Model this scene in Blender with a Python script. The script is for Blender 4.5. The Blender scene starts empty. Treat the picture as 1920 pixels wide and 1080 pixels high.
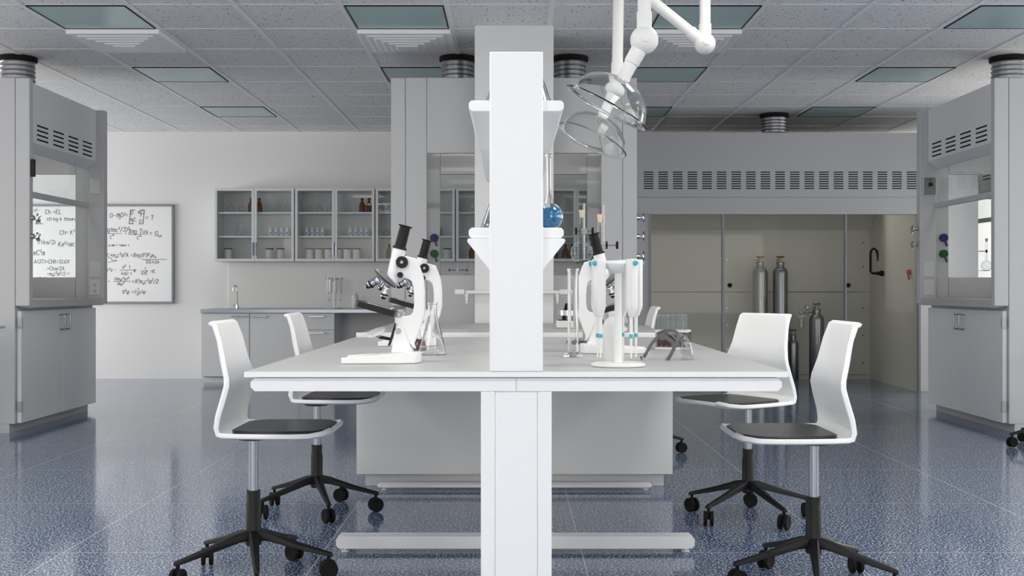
import bpy, bmesh, math, random
from mathutils import Vector, Matrix
random.seed(7)
R = math.radians
F = 2133.333            # focal length in pixels of the 1920 px wide frame (40 mm on 36 mm)
COL = bpy.context.scene.collection

def at(px, py, d):
    """point at distance d from the camera plane seen at pixel px,py (camera stands at 0,0,1 looking along +Y)"""
    return Vector(((px-960)*d/F, d, 1-(py-540)*d/F))

# ------------------------------------------------------------------ materials
def lin(c):
    c = c/255
    return c/12.92 if c <= .04045 else ((c+.055)/1.055)**2.4
def rgb(r, g, b): return (lin(r), lin(g), lin(b), 1)

def mat(name, col, rough=.5, metal=0, spec=.5, trans=0, ior=1.45, bump=0, bscale=200, coat=0):
    m = bpy.data.materials.new(name); m.use_nodes = True
    nt = m.node_tree; b = nt.nodes['Principled BSDF']
    b.inputs['Base Color'].default_value = rgb(*col)
    b.inputs['Roughness'].default_value = rough
    b.inputs['Metallic'].default_value = metal
    b.inputs['Specular IOR Level'].default_value = spec
    b.inputs['Transmission Weight'].default_value = trans
    b.inputs['IOR'].default_value = ior
    b.inputs['Coat Weight'].default_value = coat
    if not trans:
        n = nt.nodes.new('ShaderNodeTexNoise'); n.inputs['Scale'].default_value = bscale
        tc = nt.nodes.new('ShaderNodeTexCoord'); nt.links.new(tc.outputs['Object'], n.inputs['Vector'])
        mr = nt.nodes.new('ShaderNodeMapRange')
        mr.inputs['To Min'].default_value = max(0, rough-.03); mr.inputs['To Max'].default_value = min(1, rough+.03)
        nt.links.new(n.outputs['Fac'], mr.inputs['Value']); nt.links.new(mr.outputs['Result'], b.inputs['Roughness'])
        if bump:
            bp = nt.nodes.new('ShaderNodeBump'); bp.inputs['Strength'].default_value = bump; bp.inputs['Distance'].default_value = .002
            nt.links.new(n.outputs['Fac'], bp.inputs['Height']); nt.links.new(bp.outputs['Normal'], b.inputs['Normal'])
    return m

def thin_glass(name, tint=(250, 252, 252), edge=.0, refl=1.0, rough=.02, ior=1.45):
    m = bpy.data.materials.new(name); m.use_nodes = True
    nt = m.node_tree; nt.nodes.clear()
    o = nt.nodes.new('ShaderNodeOutputMaterial')
    t = nt.nodes.new('ShaderNodeBsdfTransparent'); t.inputs['Color'].default_value = rgb(*tint)
    g = nt.nodes.new('ShaderNodeBsdfGlossy'); g.inputs['Roughness'].default_value = rough
    g.inputs['Color'].default_value = (refl, refl, refl, 1)
    F0 = ((ior-1)/(ior+1))**2
    fw = nt.nodes.new('ShaderNodeLayerWeight'); fw.inputs['Blend'].default_value = .5
    fp = nt.nodes.new('ShaderNodeMath'); fp.operation = 'POWER'; fp.inputs[1].default_value = 5
    f = nt.nodes.new('ShaderNodeMapRange'); f.inputs['To Min'].default_value = F0; f.inputs['To Max'].default_value = 1
    nt.links.new(fw.outputs['Facing'], fp.inputs[0]); nt.links.new(fp.outputs[0], f.inputs['Value'])
    mx = nt.nodes.new('ShaderNodeMixShader')
    nt.links.new(f.outputs['Result'], mx.inputs['Fac'])
    nt.links.new(t.outputs[0], mx.inputs[1]); nt.links.new(g.outputs[0], mx.inputs[2])
    last = mx
    if edge:
        lw = nt.nodes.new('ShaderNodeLayerWeight'); lw.inputs['Blend'].default_value = .35
        p = nt.nodes.new('ShaderNodeMath'); p.operation = 'POWER'; p.inputs[1].default_value = 2.2
        q = nt.nodes.new('ShaderNodeMath'); q.operation = 'MULTIPLY'; q.inputs[1].default_value = edge
        nt.links.new(lw.outputs['Facing'], p.inputs[0]); nt.links.new(p.outputs[0], q.inputs[0])
        d = nt.nodes.new('ShaderNodeBsdfDiffuse'); d.inputs['Color'].default_value = rgb(196, 202, 206)
        m2 = nt.nodes.new('ShaderNodeMixShader')
        nt.links.new(q.outputs[0], m2.inputs['Fac']); nt.links.new(mx.outputs[0], m2.inputs[1]); nt.links.new(d.outputs[0], m2.inputs[2])
        last = m2
    nt.links.new(last.outputs[0], o.inputs['Surface'])
    return m

M = {}
M['wall'] = mat('wall_paint', (238, 238, 239), .75, bump=.05)
M['white'] = mat('white_laminate', (243, 244, 246), .38)
M['white_metal'] = mat('white_powder_coat', (240, 241, 243), .42)
M['top'] = mat('bench_top_laminate', (188, 189, 191), .42)
M['hood'] = mat('fume_hood_steel', (194, 195, 198), .5, bump=.03)
M['unit'] = mat('sink_unit_steel', (220, 221, 223), .5, bump=.03)
M['hood_lightened'] = mat('fume_hood_steel_lightened', (228, 229, 231), .5, bump=.03)  # lighter copy of the hood steel, makes up for weak light on aisle faces
M['hood_in'] = mat('fume_hood_liner', (214, 215, 217), .5)
M['sill'] = mat('sill_grey', (188, 188, 188), .45)
M['cab'] = mat('wall_cabinet_paint', (228, 229, 231), .5)
M['cab_in'] = mat('wall_cabinet_inside', (224, 224, 224), .6)
M['counter'] = mat('steel_counter', (170, 178, 186), .35, metal=.6)
M['beige'] = mat('beige_liner', (226, 222, 211), .55, bump=.03)
M['black'] = mat('black_plastic', (15, 15, 17), .45, spec=.35)
M['black_soft'] = mat('black_rubber', (11, 11, 12), .7, spec=.3)
M['slot'] = mat('vent_slot_black', (8, 8, 9), .9)
M['dark'] = mat('dark_grey_plastic', (66, 68, 71), .5)
M['gog'] = mat('goggle_grey_plastic', (92, 95, 98), .5)
M['chrome'] = mat('chrome', (190, 193, 198), .16, metal=1, bscale=3)
M['steel'] = mat('brushed_steel', (150, 152, 156), .33, metal=1, bscale=3)
M['alu'] = mat('aluminium', (150, 156, 166), .35, metal=.85, bscale=3)
M['board_frame'] = mat('board_frame_aluminium', (140, 144, 149), .45, metal=.3)
M['stile'] = mat('stile_aluminium', (140, 144, 150), .5, metal=.5, bscale=3)
M['satin'] = mat('satin_metal', (136, 138, 142), .38, metal=.6, bscale=3)
M['duct'] = mat('duct_foil', (176, 178, 182), .32, metal=1, bscale=12)
M['pad'] = mat('seat_pad_black', (38, 38, 40), .34)
M['board'] = mat('whiteboard_enamel', (245, 246, 248), .2)
M['ink'] = mat('marker_ink', (40, 42, 46), .6)
M['ink2'] = mat('marker_ink_faint', (120, 122, 126), .6)
M['brown'] = mat('amber_glass', (112, 66, 36), .15)
M['cork'] = mat('cork', (222, 204, 178), .8, bump=.4)
M['brass'] = mat('brass', (190, 140, 50), .3, metal=.9)
M['teal'] = mat('teal_plastic', (74, 168, 182), .4)
M['blue'] = mat('blue_plastic', (28, 24, 104), .45)
M['green'] = mat('green_plastic', (8, 78, 26), .45)
M['red'] = mat('red_plastic', (190, 40, 40), .45)
M['redband'] = mat('red_paint', (205, 60, 66), .4)
M['blueband'] = mat('blue_paint', (80, 80, 180), .4)
M['labelblue'] = mat('label_blue_print', (120, 160, 205), .6)
M['label'] = mat('label_paper', (232, 236, 240), .7)
M['plastic'] = mat('white_plastic', (226, 227, 228), .4)
M['plate'] = mat('switch_plate', (206, 207, 208), .45)
M['dial'] = mat('controller_grey', (128, 130, 133), .5)
M['redliq'] = mat('dark_red_liquid', (96, 24, 30), .1, coat=.5)
M['blueliq'] = mat('blue_liquid', (0, 142, 214), .05, trans=.3, ior=1.33)
M['mirror'] = mat('mirror_glass', (225, 226, 228), .12, metal=.5)
M['pane'] = thin_glass('window_pane_glass', (252, 253, 253), ior=1.13)
M['cabpane'] = thin_glass('cabinet_pane_glass', (250, 251, 251), ior=1.14)
M['ware'] = thin_glass('thin_lab_glass', (244, 247, 248), edge=.55, rough=.03)
M['glass'] = mat('clear_glass', (252, 253, 253), .0, trans=1, ior=1.45)
M['dome'] = mat('clear_acrylic', (250, 252, 252), .0, trans=1, ior=1.3)
M['lens'] = thin_glass('goggle_lens', (240, 242, 244), edge=.25, ior=1.5)

def node_mat(name):
    m = bpy.data.materials.new(name); m.use_nodes = True
    nt = m.node_tree; return m, nt, nt.nodes['Principled BSDF']

# speckled blue terrazzo with a 0.98 m joint grid
m, nt, b = node_mat('terrazzo_floor'); M['floor'] = m
N = nt.nodes.new; L = nt.links.new
tc = N('ShaderNodeTexCoord')
n1 = N('ShaderNodeTexNoise'); n1.inputs['Scale'].default_value = 115; n1.inputs['Detail'].default_value = 2; n1.inputs['Roughness'].default_value = .75
n2 = N('ShaderNodeTexNoise'); n2.inputs['Scale'].default_value = 2.2; n2.inputs['Detail'].default_value = 2
L(tc.outputs['Object'], n1.inputs['Vector']); L(tc.outputs['Object'], n2.inputs['Vector'])
cr = N('ShaderNodeValToRGB'); e = cr.color_ramp.elements
e[0].position = .40; e[0].color = rgb(10, 16, 28)
e[1].position = .61; e[1].color = rgb(240, 244, 248)
x = cr.color_ramp.elements.new(.44); x.color = rgb(24, 46, 84)
x = cr.color_ramp.elements.new(.50); x.color = rgb(58, 92, 140)
x = cr.color_ramp.elements.new(.56); x.color = rgb(114, 138, 172)
L(n1.outputs['Fac'], cr.inputs['Fac'])
sx = N('ShaderNodeSeparateXYZ'); L(tc.outputs['Object'], sx.inputs[0])
def joint(out, off):
    a = N('ShaderNodeMath'); a.operation = 'SUBTRACT'; a.inputs[1].default_value = off; L(out, a.inputs[0])
    p = N('ShaderNodeMath'); p.operation = 'PINGPONG'; p.inputs[1].default_value = .49; L(a.outputs[0], p.inputs[0])
    c = N('ShaderNodeMath'); c.operation = 'LESS_THAN'; c.inputs[1].default_value = .0022; L(p.outputs[0], c.inputs[0])
    return c
jx = joint(sx.outputs['X'], .264); jy = joint(sx.outputs['Y'], 4.30)
mxj = N('ShaderNodeMath'); mxj.operation = 'MAXIMUM'; L(jx.outputs[0], mxj.inputs[0]); L(jy.outputs[0], mxj.inputs[1])
mc = N('ShaderNodeMix'); mc.data_type = 'RGBA'
L(mxj.outputs[0], mc.inputs['Factor']); L(cr.outputs['Color'], mc.inputs['A']); mc.inputs['B'].default_value = rgb(205, 205, 205)
L(mc.outputs['Result'], b.inputs['Base Color'])
mr = N('ShaderNodeMapRange'); mr.inputs['To Min'].default_value = .07; mr.inputs['To Max'].default_value = .15
L(n2.outputs['Fac'], mr.inputs['Value']); L(mr.outputs['Result'], b.inputs['Roughness'])
b.inputs['IOR'].default_value = 1.8

# mineral fibre ceiling tiles
m, nt, b = node_mat('mineral_fibre_tile'); M['ceil'] = m
N = nt.nodes.new; L = nt.links.new
tc = N('ShaderNodeTexCoord')
v = N('ShaderNodeTexVoronoi'); v.inputs['Scale'].default_value = 30; v.feature = 'F1'
mp = N('ShaderNodeMapping'); mp.inputs['Scale'].default_value = (1, 1.9, 1)
nz = N('ShaderNodeTexNoise'); nz.inputs['Scale'].default_value = 26
va = N('ShaderNodeVectorMath'); va.operation = 'ADD'
L(tc.outputs['Object'], nz.inputs['Vector']); L(tc.outputs['Object'], va.inputs[0])
vs = N('ShaderNodeVectorMath'); vs.operation = 'SCALE'; vs.inputs['Scale'].default_value = .04
L(nz.outputs['Color'], vs.inputs[0]); L(vs.outputs[0], va.inputs[1])
L(va.outputs[0], mp.inputs['Vector']); L(mp.outputs[0], v.inputs['Vector'])
wn = N('ShaderNodeMath'); wn.operation = 'MULTIPLY'; wn.inputs[1].default_value = .27
sc_ = N('ShaderNodeSeparateColor'); L(v.outputs['Color'], sc_.inputs[0]); L(sc_.outputs[0], wn.inputs[0])
lt = N('ShaderNodeMath'); lt.operation = 'LESS_THAN'; L(v.outputs['Distance'], lt.inputs[0]); L(wn.outputs[0], lt.inputs[1])
n3 = N('ShaderNodeTexNoise'); n3.inputs['Scale'].default_value = 300; L(tc.outputs['Object'], n3.inputs['Vector'])
c3 = N('ShaderNodeValToRGB'); c3.color_ramp.elements[0].position = .35; c3.color_ramp.elements[0].color = rgb(224, 224, 225)
c3.color_ramp.elements[1].position = .65; c3.color_ramp.elements[1].color = rgb(246, 246, 247); L(n3.outputs['Fac'], c3.inputs['Fac'])
mc = N('ShaderNodeMix'); mc.data_type = 'RGBA'; L(lt.outputs[0], mc.inputs['Factor']); L(c3.outputs['Color'], mc.inputs['A'])
mc.inputs['B'].default_value = rgb(50, 50, 52)
L(mc.outputs['Result'], b.inputs['Base Color']); b.inputs['Roughness'].default_value = .9
M['grid'] = mat('ceiling_grid_paint', (246, 246, 247), .5)
M['diffuser'] = mat('frosted_teal_glass', (176, 206, 206), .25, spec=.6)

# ------------------------------------------------------------------ mesh builder
class MB:
    def __init__(s): s.v = []; s.f = []; s.mi = []; s.m = 0
    def _add(s, vs, fs):
        k = len(s.v); s.v += [tuple(v) for v in vs]
        for f in fs: s.f.append([k+i for i in f]); s.mi.append(s.m)
        return s
    def box(s, x0, x1, y0, y1, z0, z1):
        if x0 > x1: x0, x1 = x1, x0
        if y0 > y1: y0, y1 = y1, y0
        if z0 > z1: z0, z1 = z1, z0
        vs = [(x, y, z) for z in (z0, z1) for y in (y0, y1) for x in (x0, x1)]
        return s._add(vs, [(0,2,3,1), (4,5,7,6), (0,1,5,4), (2,6,7,3), (0,4,6,2), (1,3,7,5)])
    def prism(s, poly, a0, a1, plane='xz'):
        n = len(poly)
        def mk(p, a):
            return {'xz': (p[0], a, p[1]), 'xy': (p[0], p[1], a), 'yz': (a, p[0], p[1])}[plane]
        vs = [mk(p, a0) for p in poly]+[mk(p, a1) for p in poly]
        fs = [list(range(n))[::-1], list(range(n, 2*n))]
        for i in range(n):
            j = (i+1) % n; fs.append((i, j, n+j, n+i))
        return s._add(vs, fs)
    def frame(s, d):
        d = Vector(d).normalized()
        up = Vector((0, 0, 1)) if abs(d.z) < .95 else Vector((1, 0, 0))
        a = d.cross(up).normalized(); b = a.cross(d).normalized()
        return a, b
    def lathe(s, prof, o=(0,0,0), d=(0,0,1), n=24, cap=True):
        """prof: list of (radius, distance along d)"""
        o = Vector(o); d = Vector(d).normalized(); a, b = s.frame(d)
        vs = []; fs = []
        for r, h in prof:
            for i in range(n):
                t = 2*math.pi*i/n
                vs.append(o+d*h+(a*math.cos(t)+b*math.sin(t))*max(r, 1e-5))
        for k in range(len(prof)-1):
            for i in range(n):
                j = (i+1) % n
                fs.append((k*n+i, k*n+j, (k+1)*n+j, (k+1)*n+i))
        if cap:
            fs.append(tuple(range(n))[::-1]); fs.append(tuple(range((len(prof)-1)*n, len(prof)*n)))
        return s._add(vs, fs)
    def cyl(s, p0, p1, r0, r1=None, n=20):
        p0 = Vector(p0); p1 = Vector(p1)
        return s.lathe([(r0, 0), (r0 if r1 is None else r1, (p1-p0).length)], p0, p1-p0, n)
    def ball(s, c, r, n=20, sq=1):
        k = n//2
        prof = [(r*math.sin(math.pi*i/k), -r*sq*math.cos(math.pi*i/k)) for i in range(k+1)]
        return s.lathe(prof, c, (0,0,1), n, cap=False)
    def tube(s, path, r, n=10):
        path = [Vector(p) for p in path]; rr = r if isinstance(r, (list, tuple)) else [r]*len(path)
        vs = []; fs = []; pa = None
        for i, p in enumerate(path):
            d = (path[min(i+1, len(path)-1)]-path[max(i-1, 0)]).normalized()
            if pa is None: a, b = s.frame(d)
            else:
                a = (pa-d*pa.dot(d)).normalized(); b = d.cross(a)
            pa = a
            for k in range(n):
                t = 2*math.pi*k/n; vs.append(p+(a*math.cos(t)+b*math.sin(t))*rr[i])
        for i in range(len(path)-1):
            for k in range(n):
                j = (k+1) % n; fs.append((i*n+k, i*n+j, (i+1)*n+j, (i+1)*n+k))
        fs.append(tuple(range(n))[::-1]); fs.append(tuple(range((len(path)-1)*n, len(path)*n)))
        return s._add(vs, fs)
    def bar(s, p0, p1, w, h, w1=None, h1=None):
        """rectangular bar from p0 to p1, w sideways, h up"""
        p0 = Vector(p0); p1 = Vector(p1); a, b = s.frame(p1-p0)
        w1 = w if w1 is None else w1; h1 = h if h1 is None else h1
        vs = [p0+a*x*w/2+b*y*h/2 for x, y in ((-1,-1),(1,-1),(1,1),(-1,1))]+[p1+a*x*w1/2+b*y*h1/2 for x, y in ((-1,-1),(1,-1),(1,1),(-1,1))]
        return s._add(vs, [(0,3,2,1), (4,5,6,7), (0,1,5,4), (1,2,6,5), (2,3,7,6), (3,0,4,7)])
    def ribbon(s, path, wid, th):
        """path of (point, width vector); thin solid strip"""
        n = len(path); vs = []; fs = []
        for i, (p, w) in enumerate(path):
            p = Vector(p); w = Vector(w)
            d = (Vector(path[min(i+1, n-1)][0])-Vector(path[max(i-1, 0)][0])).normalized()
            nn = d.cross(w).normalized()*th/2
            vs += [p-w*wid/2-nn, p+w*wid/2-nn, p+w*wid/2+nn, p-w*wid/2+nn]
        for i in range(n-1):
            for k in range(4):
                j = (k+1) % 4; fs.append((i*4+k, i*4+j, i*4+4+j, i*4+4+k))
        fs.append((3,2,1,0)); k = (n-1)*4; fs.append((k, k+1, k+2, k+3))
        return s._add(vs, fs)
    def mesh(s, name, mats, smooth=True, recalc=True):
        me = bpy.data.meshes.new(name); me.from_pydata(s.v, [], s.f)
        for m in mats: me.materials.append(m)
        if any(s.mi): me.polygons.foreach_set('material_index', s.mi)
        if recalc:
            bm = bmesh.new(); bm.from_mesh(me); bmesh.ops.recalc_face_normals(bm, faces=bm.faces[:]); bm.to_mesh(me); bm.free()
        if smooth:
            me.polygons.foreach_set('use_smooth', [True]*len(me.polygons))
            try: me.set_sharp_from_angle(angle=R(38))
            except Exception: pass
        me.update(); return me
    def build(s, name, mats, parent=None, bevel=0, loc=None, smooth=True, seg=2, recalc=True, label=None):
        if not isinstance(mats, (list, tuple)): mats = [mats]
        o = bpy.data.objects.new(name, s.mesh(name, mats, smooth, recalc)); COL.objects.link(o)
        if parent is not None: o.parent = parent
        if loc is not None: o.location = loc
        if label: o['label'] = label
        if bevel:
            b = o.modifiers.new('bevel', 'BEVEL'); b.width = bevel; b.segments = seg; b.limit_method = 'ANGLE'; b.angle_limit = R(40)
        return o

def tag(o, label=None, cat=None, group=None, kind=None):
    if label: o['label'] = label
    if cat: o['category'] = cat
    if group: o['group'] = group
    if kind: o['kind'] = kind
    return o
def thing(name, label, cat, loc=(0,0,0), rz=0, group=None):
    o = bpy.data.objects.new(name, None); o.empty_display_size = .1; COL.objects.link(o)
    o.location = loc; o.rotation_euler = (0, 0, rz)
    return tag(o, label, cat, group)
def struct(o): o['kind'] = 'structure'; return o
KIDS = {}
def dup(root, loc=None, rz=None, label=None, group=None):
    def rec(o, par):
        c = o.copy(); COL.objects.link(c)
        if par is not None: c.parent = par
        for ch in [x for x in ALL() if x.parent == o]: rec(ch, c)
        return c
    r = rec(root, None)
    if loc is not None: r.location = loc
    if rz is not None: r.rotation_euler = (0, 0, rz)
    if label: r['label'] = label
    if group: r['group'] = group
    return r
def ALL(): return list(COL.objects)
def first(used, proto, **k):
    """use the prototype itself the first time, a copy afterwards"""
    if not used:
        used.append(1)
        if k.get('loc') is not None: proto.location = k['loc']
        if k.get('rz') is not None: proto.rotation_euler = (0, 0, k['rz'])
        if k.get('label'): proto['label'] = k['label']
        if k.get('group'): proto['group'] = k['group']
        return proto
    return dup(proto, **k)
# ------------------------------------------------------------------ the room
HC = 2.724; YB = 12.55; XL = -7.2; XR = 7.2; YF = -9.0
struct(MB().box(XL, XR, YF, YB, -.05, 0).build('floor', M['floor'], smooth=False))
struct(MB().box(XL, XR, YF, YB, HC, HC+.05).build('ceiling', M['ceil'], smooth=False))
struct(MB().box(XL, XR, YB, YB+.1, 0, HC).build('wall_back', M['wall'], smooth=False))
# side and rear walls with window openings (all outside the picture; daylight comes in through them, the long side ones are added for fill)
def wall_with_windows(name, a0, a1, fixed, axis, wins, z0, z1):
    b = MB(); p = a0
    def seg(u0, u1, za, zb):
        if axis == 'x': b.box(u0, u1, fixed-.1 if fixed < 0 else fixed, fixed if fixed < 0 else fixed+.1, za, zb)
        else: b.box(fixed-.1 if fixed < 0 else fixed, fixed if fixed < 0 else fixed+.1, u0, u1, za, zb)
    for (w0, w1) in wins:
        seg(p, w0, 0, HC); seg(w0, w1, 0, z0); seg(w0, w1, z1, HC); p = w1
    seg(p, a1, 0, HC)
    return struct(b.build(name, M['wall'], smooth=False))
wall_with_windows('wall_left', YF, YB, XL, 'y', [(-.6, 6.6), (8.6, 12.0)], .5, 2.5)
wall_with_windows('wall_right', YF, YB, XR, 'y', [(-.6, 6.6), (8.9, 11.6)], .5, 2.5)
wall_with_windows('wall_front', XL, XR, YF, 'x', [(-6.9, -2.4), (2.4, 6.9)], .3, 2.6)

T = .6465
colc = [1.724*(-1.544+1.126*k) for k in range(-1, 5)]
gx = sorted(set(round(colc[1]-T/2+T*k, 4) for k in range(-6, 16)))
gy = [8.208+T*k for k in range(-9, 7)]
b = MB()
for x in gx:
    if XL < x < XR: b.box(x-.014, x+.014, 1.5, YB, HC-.005, HC)
for y in gy:
    if y < YB: b.box(XL, XR, y-.005, y+.005, HC-.002, HC)
struct(b.build('ceiling_grid', M['grid'], smooth=False))

rowname = {0: 'first', 1: 'second', 2: 'rear'}
colname = {0: 'far left', 1: 'left', 2: 'centre left', 3: 'centre right', 4: 'right', 5: 'far right'}
lp = thing('ceiling_light', 'x', 'ceiling light')
h = .302
b = MB()
b.box(-h, -h+.006, -h, h, -.006, 0).box(h-.006, h, -h, h, -.006, 0).box(-h, h, -h, -h+.004, -.006, 0).box(-h, h, h-.004, h, -.006, 0)
b.build('light_frame', M['slot'], lp, smooth=False)
MB().box(-h+.006, h-.006, -h+.004, h-.004, -.004, 0).build('diffuser', M['diffuser'], lp, smooth=False)
vp = thing('ceiling_vent', 'x', 'air vent')
b = MB()
b.prism([(-.31, -.31), (.31, -.31), (.31, .31), (-.31, .31)], -.030, 0, 'xy')
b.build('vent_frame', M['grid'], vp, bevel=.004)
for k, s in enumerate((.25, .205, .16, .115, .07)):
    b = MB(); z = -.030-.007*k
    vs = [(-s-.012, -s-.012, z), (s+.012, -s-.012, z), (s+.012, s+.012, z), (-s-.012, s+.012, z), (-s, -s, z-.008), (s, -s, z-.008), (s, s, z-.008), (-s, s, z-.008)]
    b._add(vs, [(0,1,2,3), (7,6,5,4), (0,4,5,1), (1,5,6,2), (2,6,7,3), (3,7,4,0)])
    b.build('louvre', M['grid'], vp, smooth=False)
ul, uv = [], []
for ci in range(1, 5):
    for ri, (y0) in enumerate((8.208-2*T, 8.208+T, 8.208+4*T)):
        if ci == 1 and ri == 9: continue
        side = {1: 'left', 2: 'centre left', 3: 'centre right', 4: 'right'}[ci]
        first(ul, lp, loc=(colc[ci], y0+T/2, HC-.001), group='teal glass ceiling lights',
              label=f'square teal glass ceiling light, {side} column, {["nearest", "middle", "rearmost"][ri]} row')
    if ci < 4:
        side = {1: 'left', 2: 'centre left', 3: 'centre right'}[ci]
        first(uv, vp, loc=(colc[ci], 8.208-T/2, HC-.001), group='stepped square ceiling vents',
              label=f'white stepped square air vent behind the nearest {side} ceiling light')

# structural column between the two back-to-back fume hoods
struct(MB().box(-.245, .273, 7.46, 7.80, 0, HC).build('column', M['unit'], bevel=.004))

# ------------------------------------------------------------------ fume hoods
DH = 7.84
def gas_valve(s, v, z, parent):
    b = MB(); x = s*.0
    b.cyl((0, 0, 0), (s*.018, 0, 0), .018, n=14).cyl((s*.018, 0, 0), (s*.05, 0, 0), .007, n=10)
    for k in range(4):
        a = k*math.pi/2+.5
        b.bar((s*.045, 0, 0), (s*.047, .034*math.cos(a), .034*math.sin(a)), .012, .01)
    b.cyl((s*.03, 0, -.005), (s*.045, 0, -.04), .006, .004, n=8)
    return b.build('gas_valve', M['chrome'], parent, loc=(0, v, z))

def fume_hood(label, X, Y, s, depth=.85, valves=((1.485, 1.357), ()), ctrl=False, length=1.51, levers=True):
    """s=+1: the open front faces +X; local x runs inward as -s*u, local y away from the camera"""
    t = thing('fume_hood', label, 'fume hood', (X, Y, 0))
    def bx(b, u0, u1, v0, v1, z0, z1): return b.box(-s*u0, -s*u1, v0, v1, z0, z1)
    H = 2.449; LN = length; H0 = M['hood']
    for k, (v0, v1, ud) in enumerate(((0, .06, .1), (LN-.08, LN, .135))):
        b = MB()
        bx(b, 0, ud, v0, v1, .875, H); b.build('front_post', H0, t, bevel=.006)
        pv0, pv1 = (v0, v0+.045) if k == 0 else (v1-.045, v1)
        w0, w1, z0, z1 = .247, depth-.06, 1.087, 1.93
        b = MB(); bx(b, ud+.002, w0, pv0, pv1, .0625, H); b.build('side_panel', H0, t, bevel=.0025)
        b = MB(); bx(b, w0+.002, depth, pv0, pv1, z1, H).build('side_panel', H0, t, bevel=.0025)
        b = MB(); bx(b, w0+.002, depth, pv0, pv1, .0625, z0).build('side_panel', H0, t, bevel=.0025)
        b = MB(); bx(b, w1, depth, pv0, pv1, z0, z1).build('side_panel', H0, t, bevel=.0025)
        b = MB()
        bx(b, w0, w1, pv0+.015, pv0+.021, z0-.002, z1+.002).build('side_window', M['pane'], t, smooth=False)
    # fascia with sloped lower edge
    b = MB()
    prof = [(.066, H), (.09, H), (.15, 1.97), (.135, 1.97), (.066, 2.03)]
    b.prism([(-s*u, z) for u, z in prof], .06, LN-.08, 'xz').build('fascia', M['hood_lightened'], t, bevel=.002)
    n = 4; L0, L1 = .28, LN-.17; g = (L1-L0-n*.195)/(n-1)
    for i in range(n):
        v0 = L0+i*(.195+g); b = MB()
        for z in (2.16, 2.127, 2.094, 2.061): bx(b, .0652, .08, v0, v0+.195, z-.006, z+.006)
        b.build('vent_grille', M['slot'], t, smooth=False)
    b = MB(); bx(b, .092, depth, .046, LN-.046, H-.025, H-.004).build('roof_panel', H0, t)
    b = MB(); bx(b, depth-.03, depth, .046, LN-.046, .92, H-.03).build('back_panel', M['hood_in'], t)
    b = MB(); bx(b, .004, depth-.032, .062, LN-.085, .862, .92).build('worktop', M['sill'], t, bevel=.004)
    b = MB(); bx(b, .1, depth-.002, .046, LN-.06, .0625, .861).build('base_cabinet', H0, t, bevel=.002)
    b = MB(); bx(b, .14, depth-.03, .0, LN-.06, 0, .062).build('plinth', H0, t)
    mid = LN/2
    for (v0, v1, hv) in ((.03, mid-.003, mid-.05), (mid+.003, LN-.07, mid+.05)):
        b = MB(); d = bx(b, .07, .099, v0, v1, .066, .84).build('door', M['hood_lightened'], t, bevel=.0015)
        p = [(-s*.07, hv, .82-.02), (-s*.035, hv, .80), (-s*.033, hv, .79), (-s*.033, hv, .70), (-s*.035, hv, .69), (-s*.07, hv, .69)]
        MB().tube(p, .006, 8).build('handle', M['steel'], d)
    b = MB()
    for z in (.18, .76): bx(b, .06, .09, .018, .03, z-.035, z+.035)
    b.build('hinge', M['steel'], t)
    # sash: glass with a grab bar on its lower edge
    b = MB(); bx(b, .128, .158, .05, LN-.085, 1.652, 1.695); sb = b.build('sash_bar', M['hood'], t, bevel=.004)
    b = MB(); bx(b, .14, .146, .05, LN-.085, 1.69, 2.02).build('sash_glass', M['pane'], t, smooth=False)
    for z in valves[0]: gas_valve(s, .03, z, t)
    for z in valves[1]: gas_valve(s, LN-.03, z, t)
    for z, mm, nm in ((1.41, 'blue', 'blue plastic lever'), (1.28, 'green', 'green plastic lever')):
        if not levers: continue
        b = MB(); y = LN-.047
        b.cyl((0, 0, 0), (0, -.03, 0), .033, n=20).bar((0, -.022, 0), (s*-.022 if s > 0 else .022, -.028, -.07), .016, .012)
        b.build('valve_lever', M[mm], t, loc=(-s*.2, y, z), bevel=.002, label=nm)
    yp = LN-.0805
    if not levers: MB().box(-.002, .022, .012, .048, 1.77, 1.89).build('controller', M['black'], t, bevel=.002)
    for z, nm in ((1.83, 'c'), (1.153, 's'), (1.004, 's')):
        if nm == 'c' and ctrl:
            o = MB().box(-.045, .045, -.028, 0, -.068, .068).build('controller', M['dial'], t, loc=(-s*.075, yp, z), bevel=.003)
            b = MB().box(-.05, .05, -.012, 0, -.073, .073); b.build('controller_frame', M['plate'], o, bevel=.002)
            MB().cyl((0, -.028, .012), (0, -.04, .012), .017, n=18).box(-.006, .006, -.03, -.028, .045, .055).build('controller_knob', M['black'], o)
        else:
            o = MB().box(-.043, .043, -.007, 0, -.063, .063).build('switch_plate', M['plate'], t, loc=(-s*.072, yp, z), bevel=.003)
            if z == 1.153 and not ctrl:
                MB().box(-.016, .016, -.011, -.006, -.035, .035).build('rocker', M['plate'], o, bevel=.002)
            if z == 1.004 and not ctrl:
                b = MB()
                for dz in (-.025, .025):
                    b.box(-.011, -.007, -.0085, -.006, dz-.004, dz+.008).box(.007, .011, -.0085, -.006, dz-.004, dz+.008).cyl((0, -.006, dz-.012), (0, -.0085, dz-.012), .004, n=10)
                b.build('outlet_slots', M['dark'], o)
    return t
fume_hood('grey fume hood at the left with the whiteboard showing through its open front', -3.324, DH, 1, levers=False)
fume_hood('grey fume hood on the left side of the central column, seen end-on', -.835, DH, -1, depth=.83, valves=((), ()))
fume_hood('grey fume hood on the right side of the central column, seen end-on', .862, DH, 1, depth=.83, valves=((1.485, 1.357, 1.22), (1.485, 1.357)))
fume_hood('grey fume hood at the right with a square black-knobbed controller on its post', 3.324, DH, -1, ctrl=True, valves=((), (1.485, 1.357)))
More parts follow.
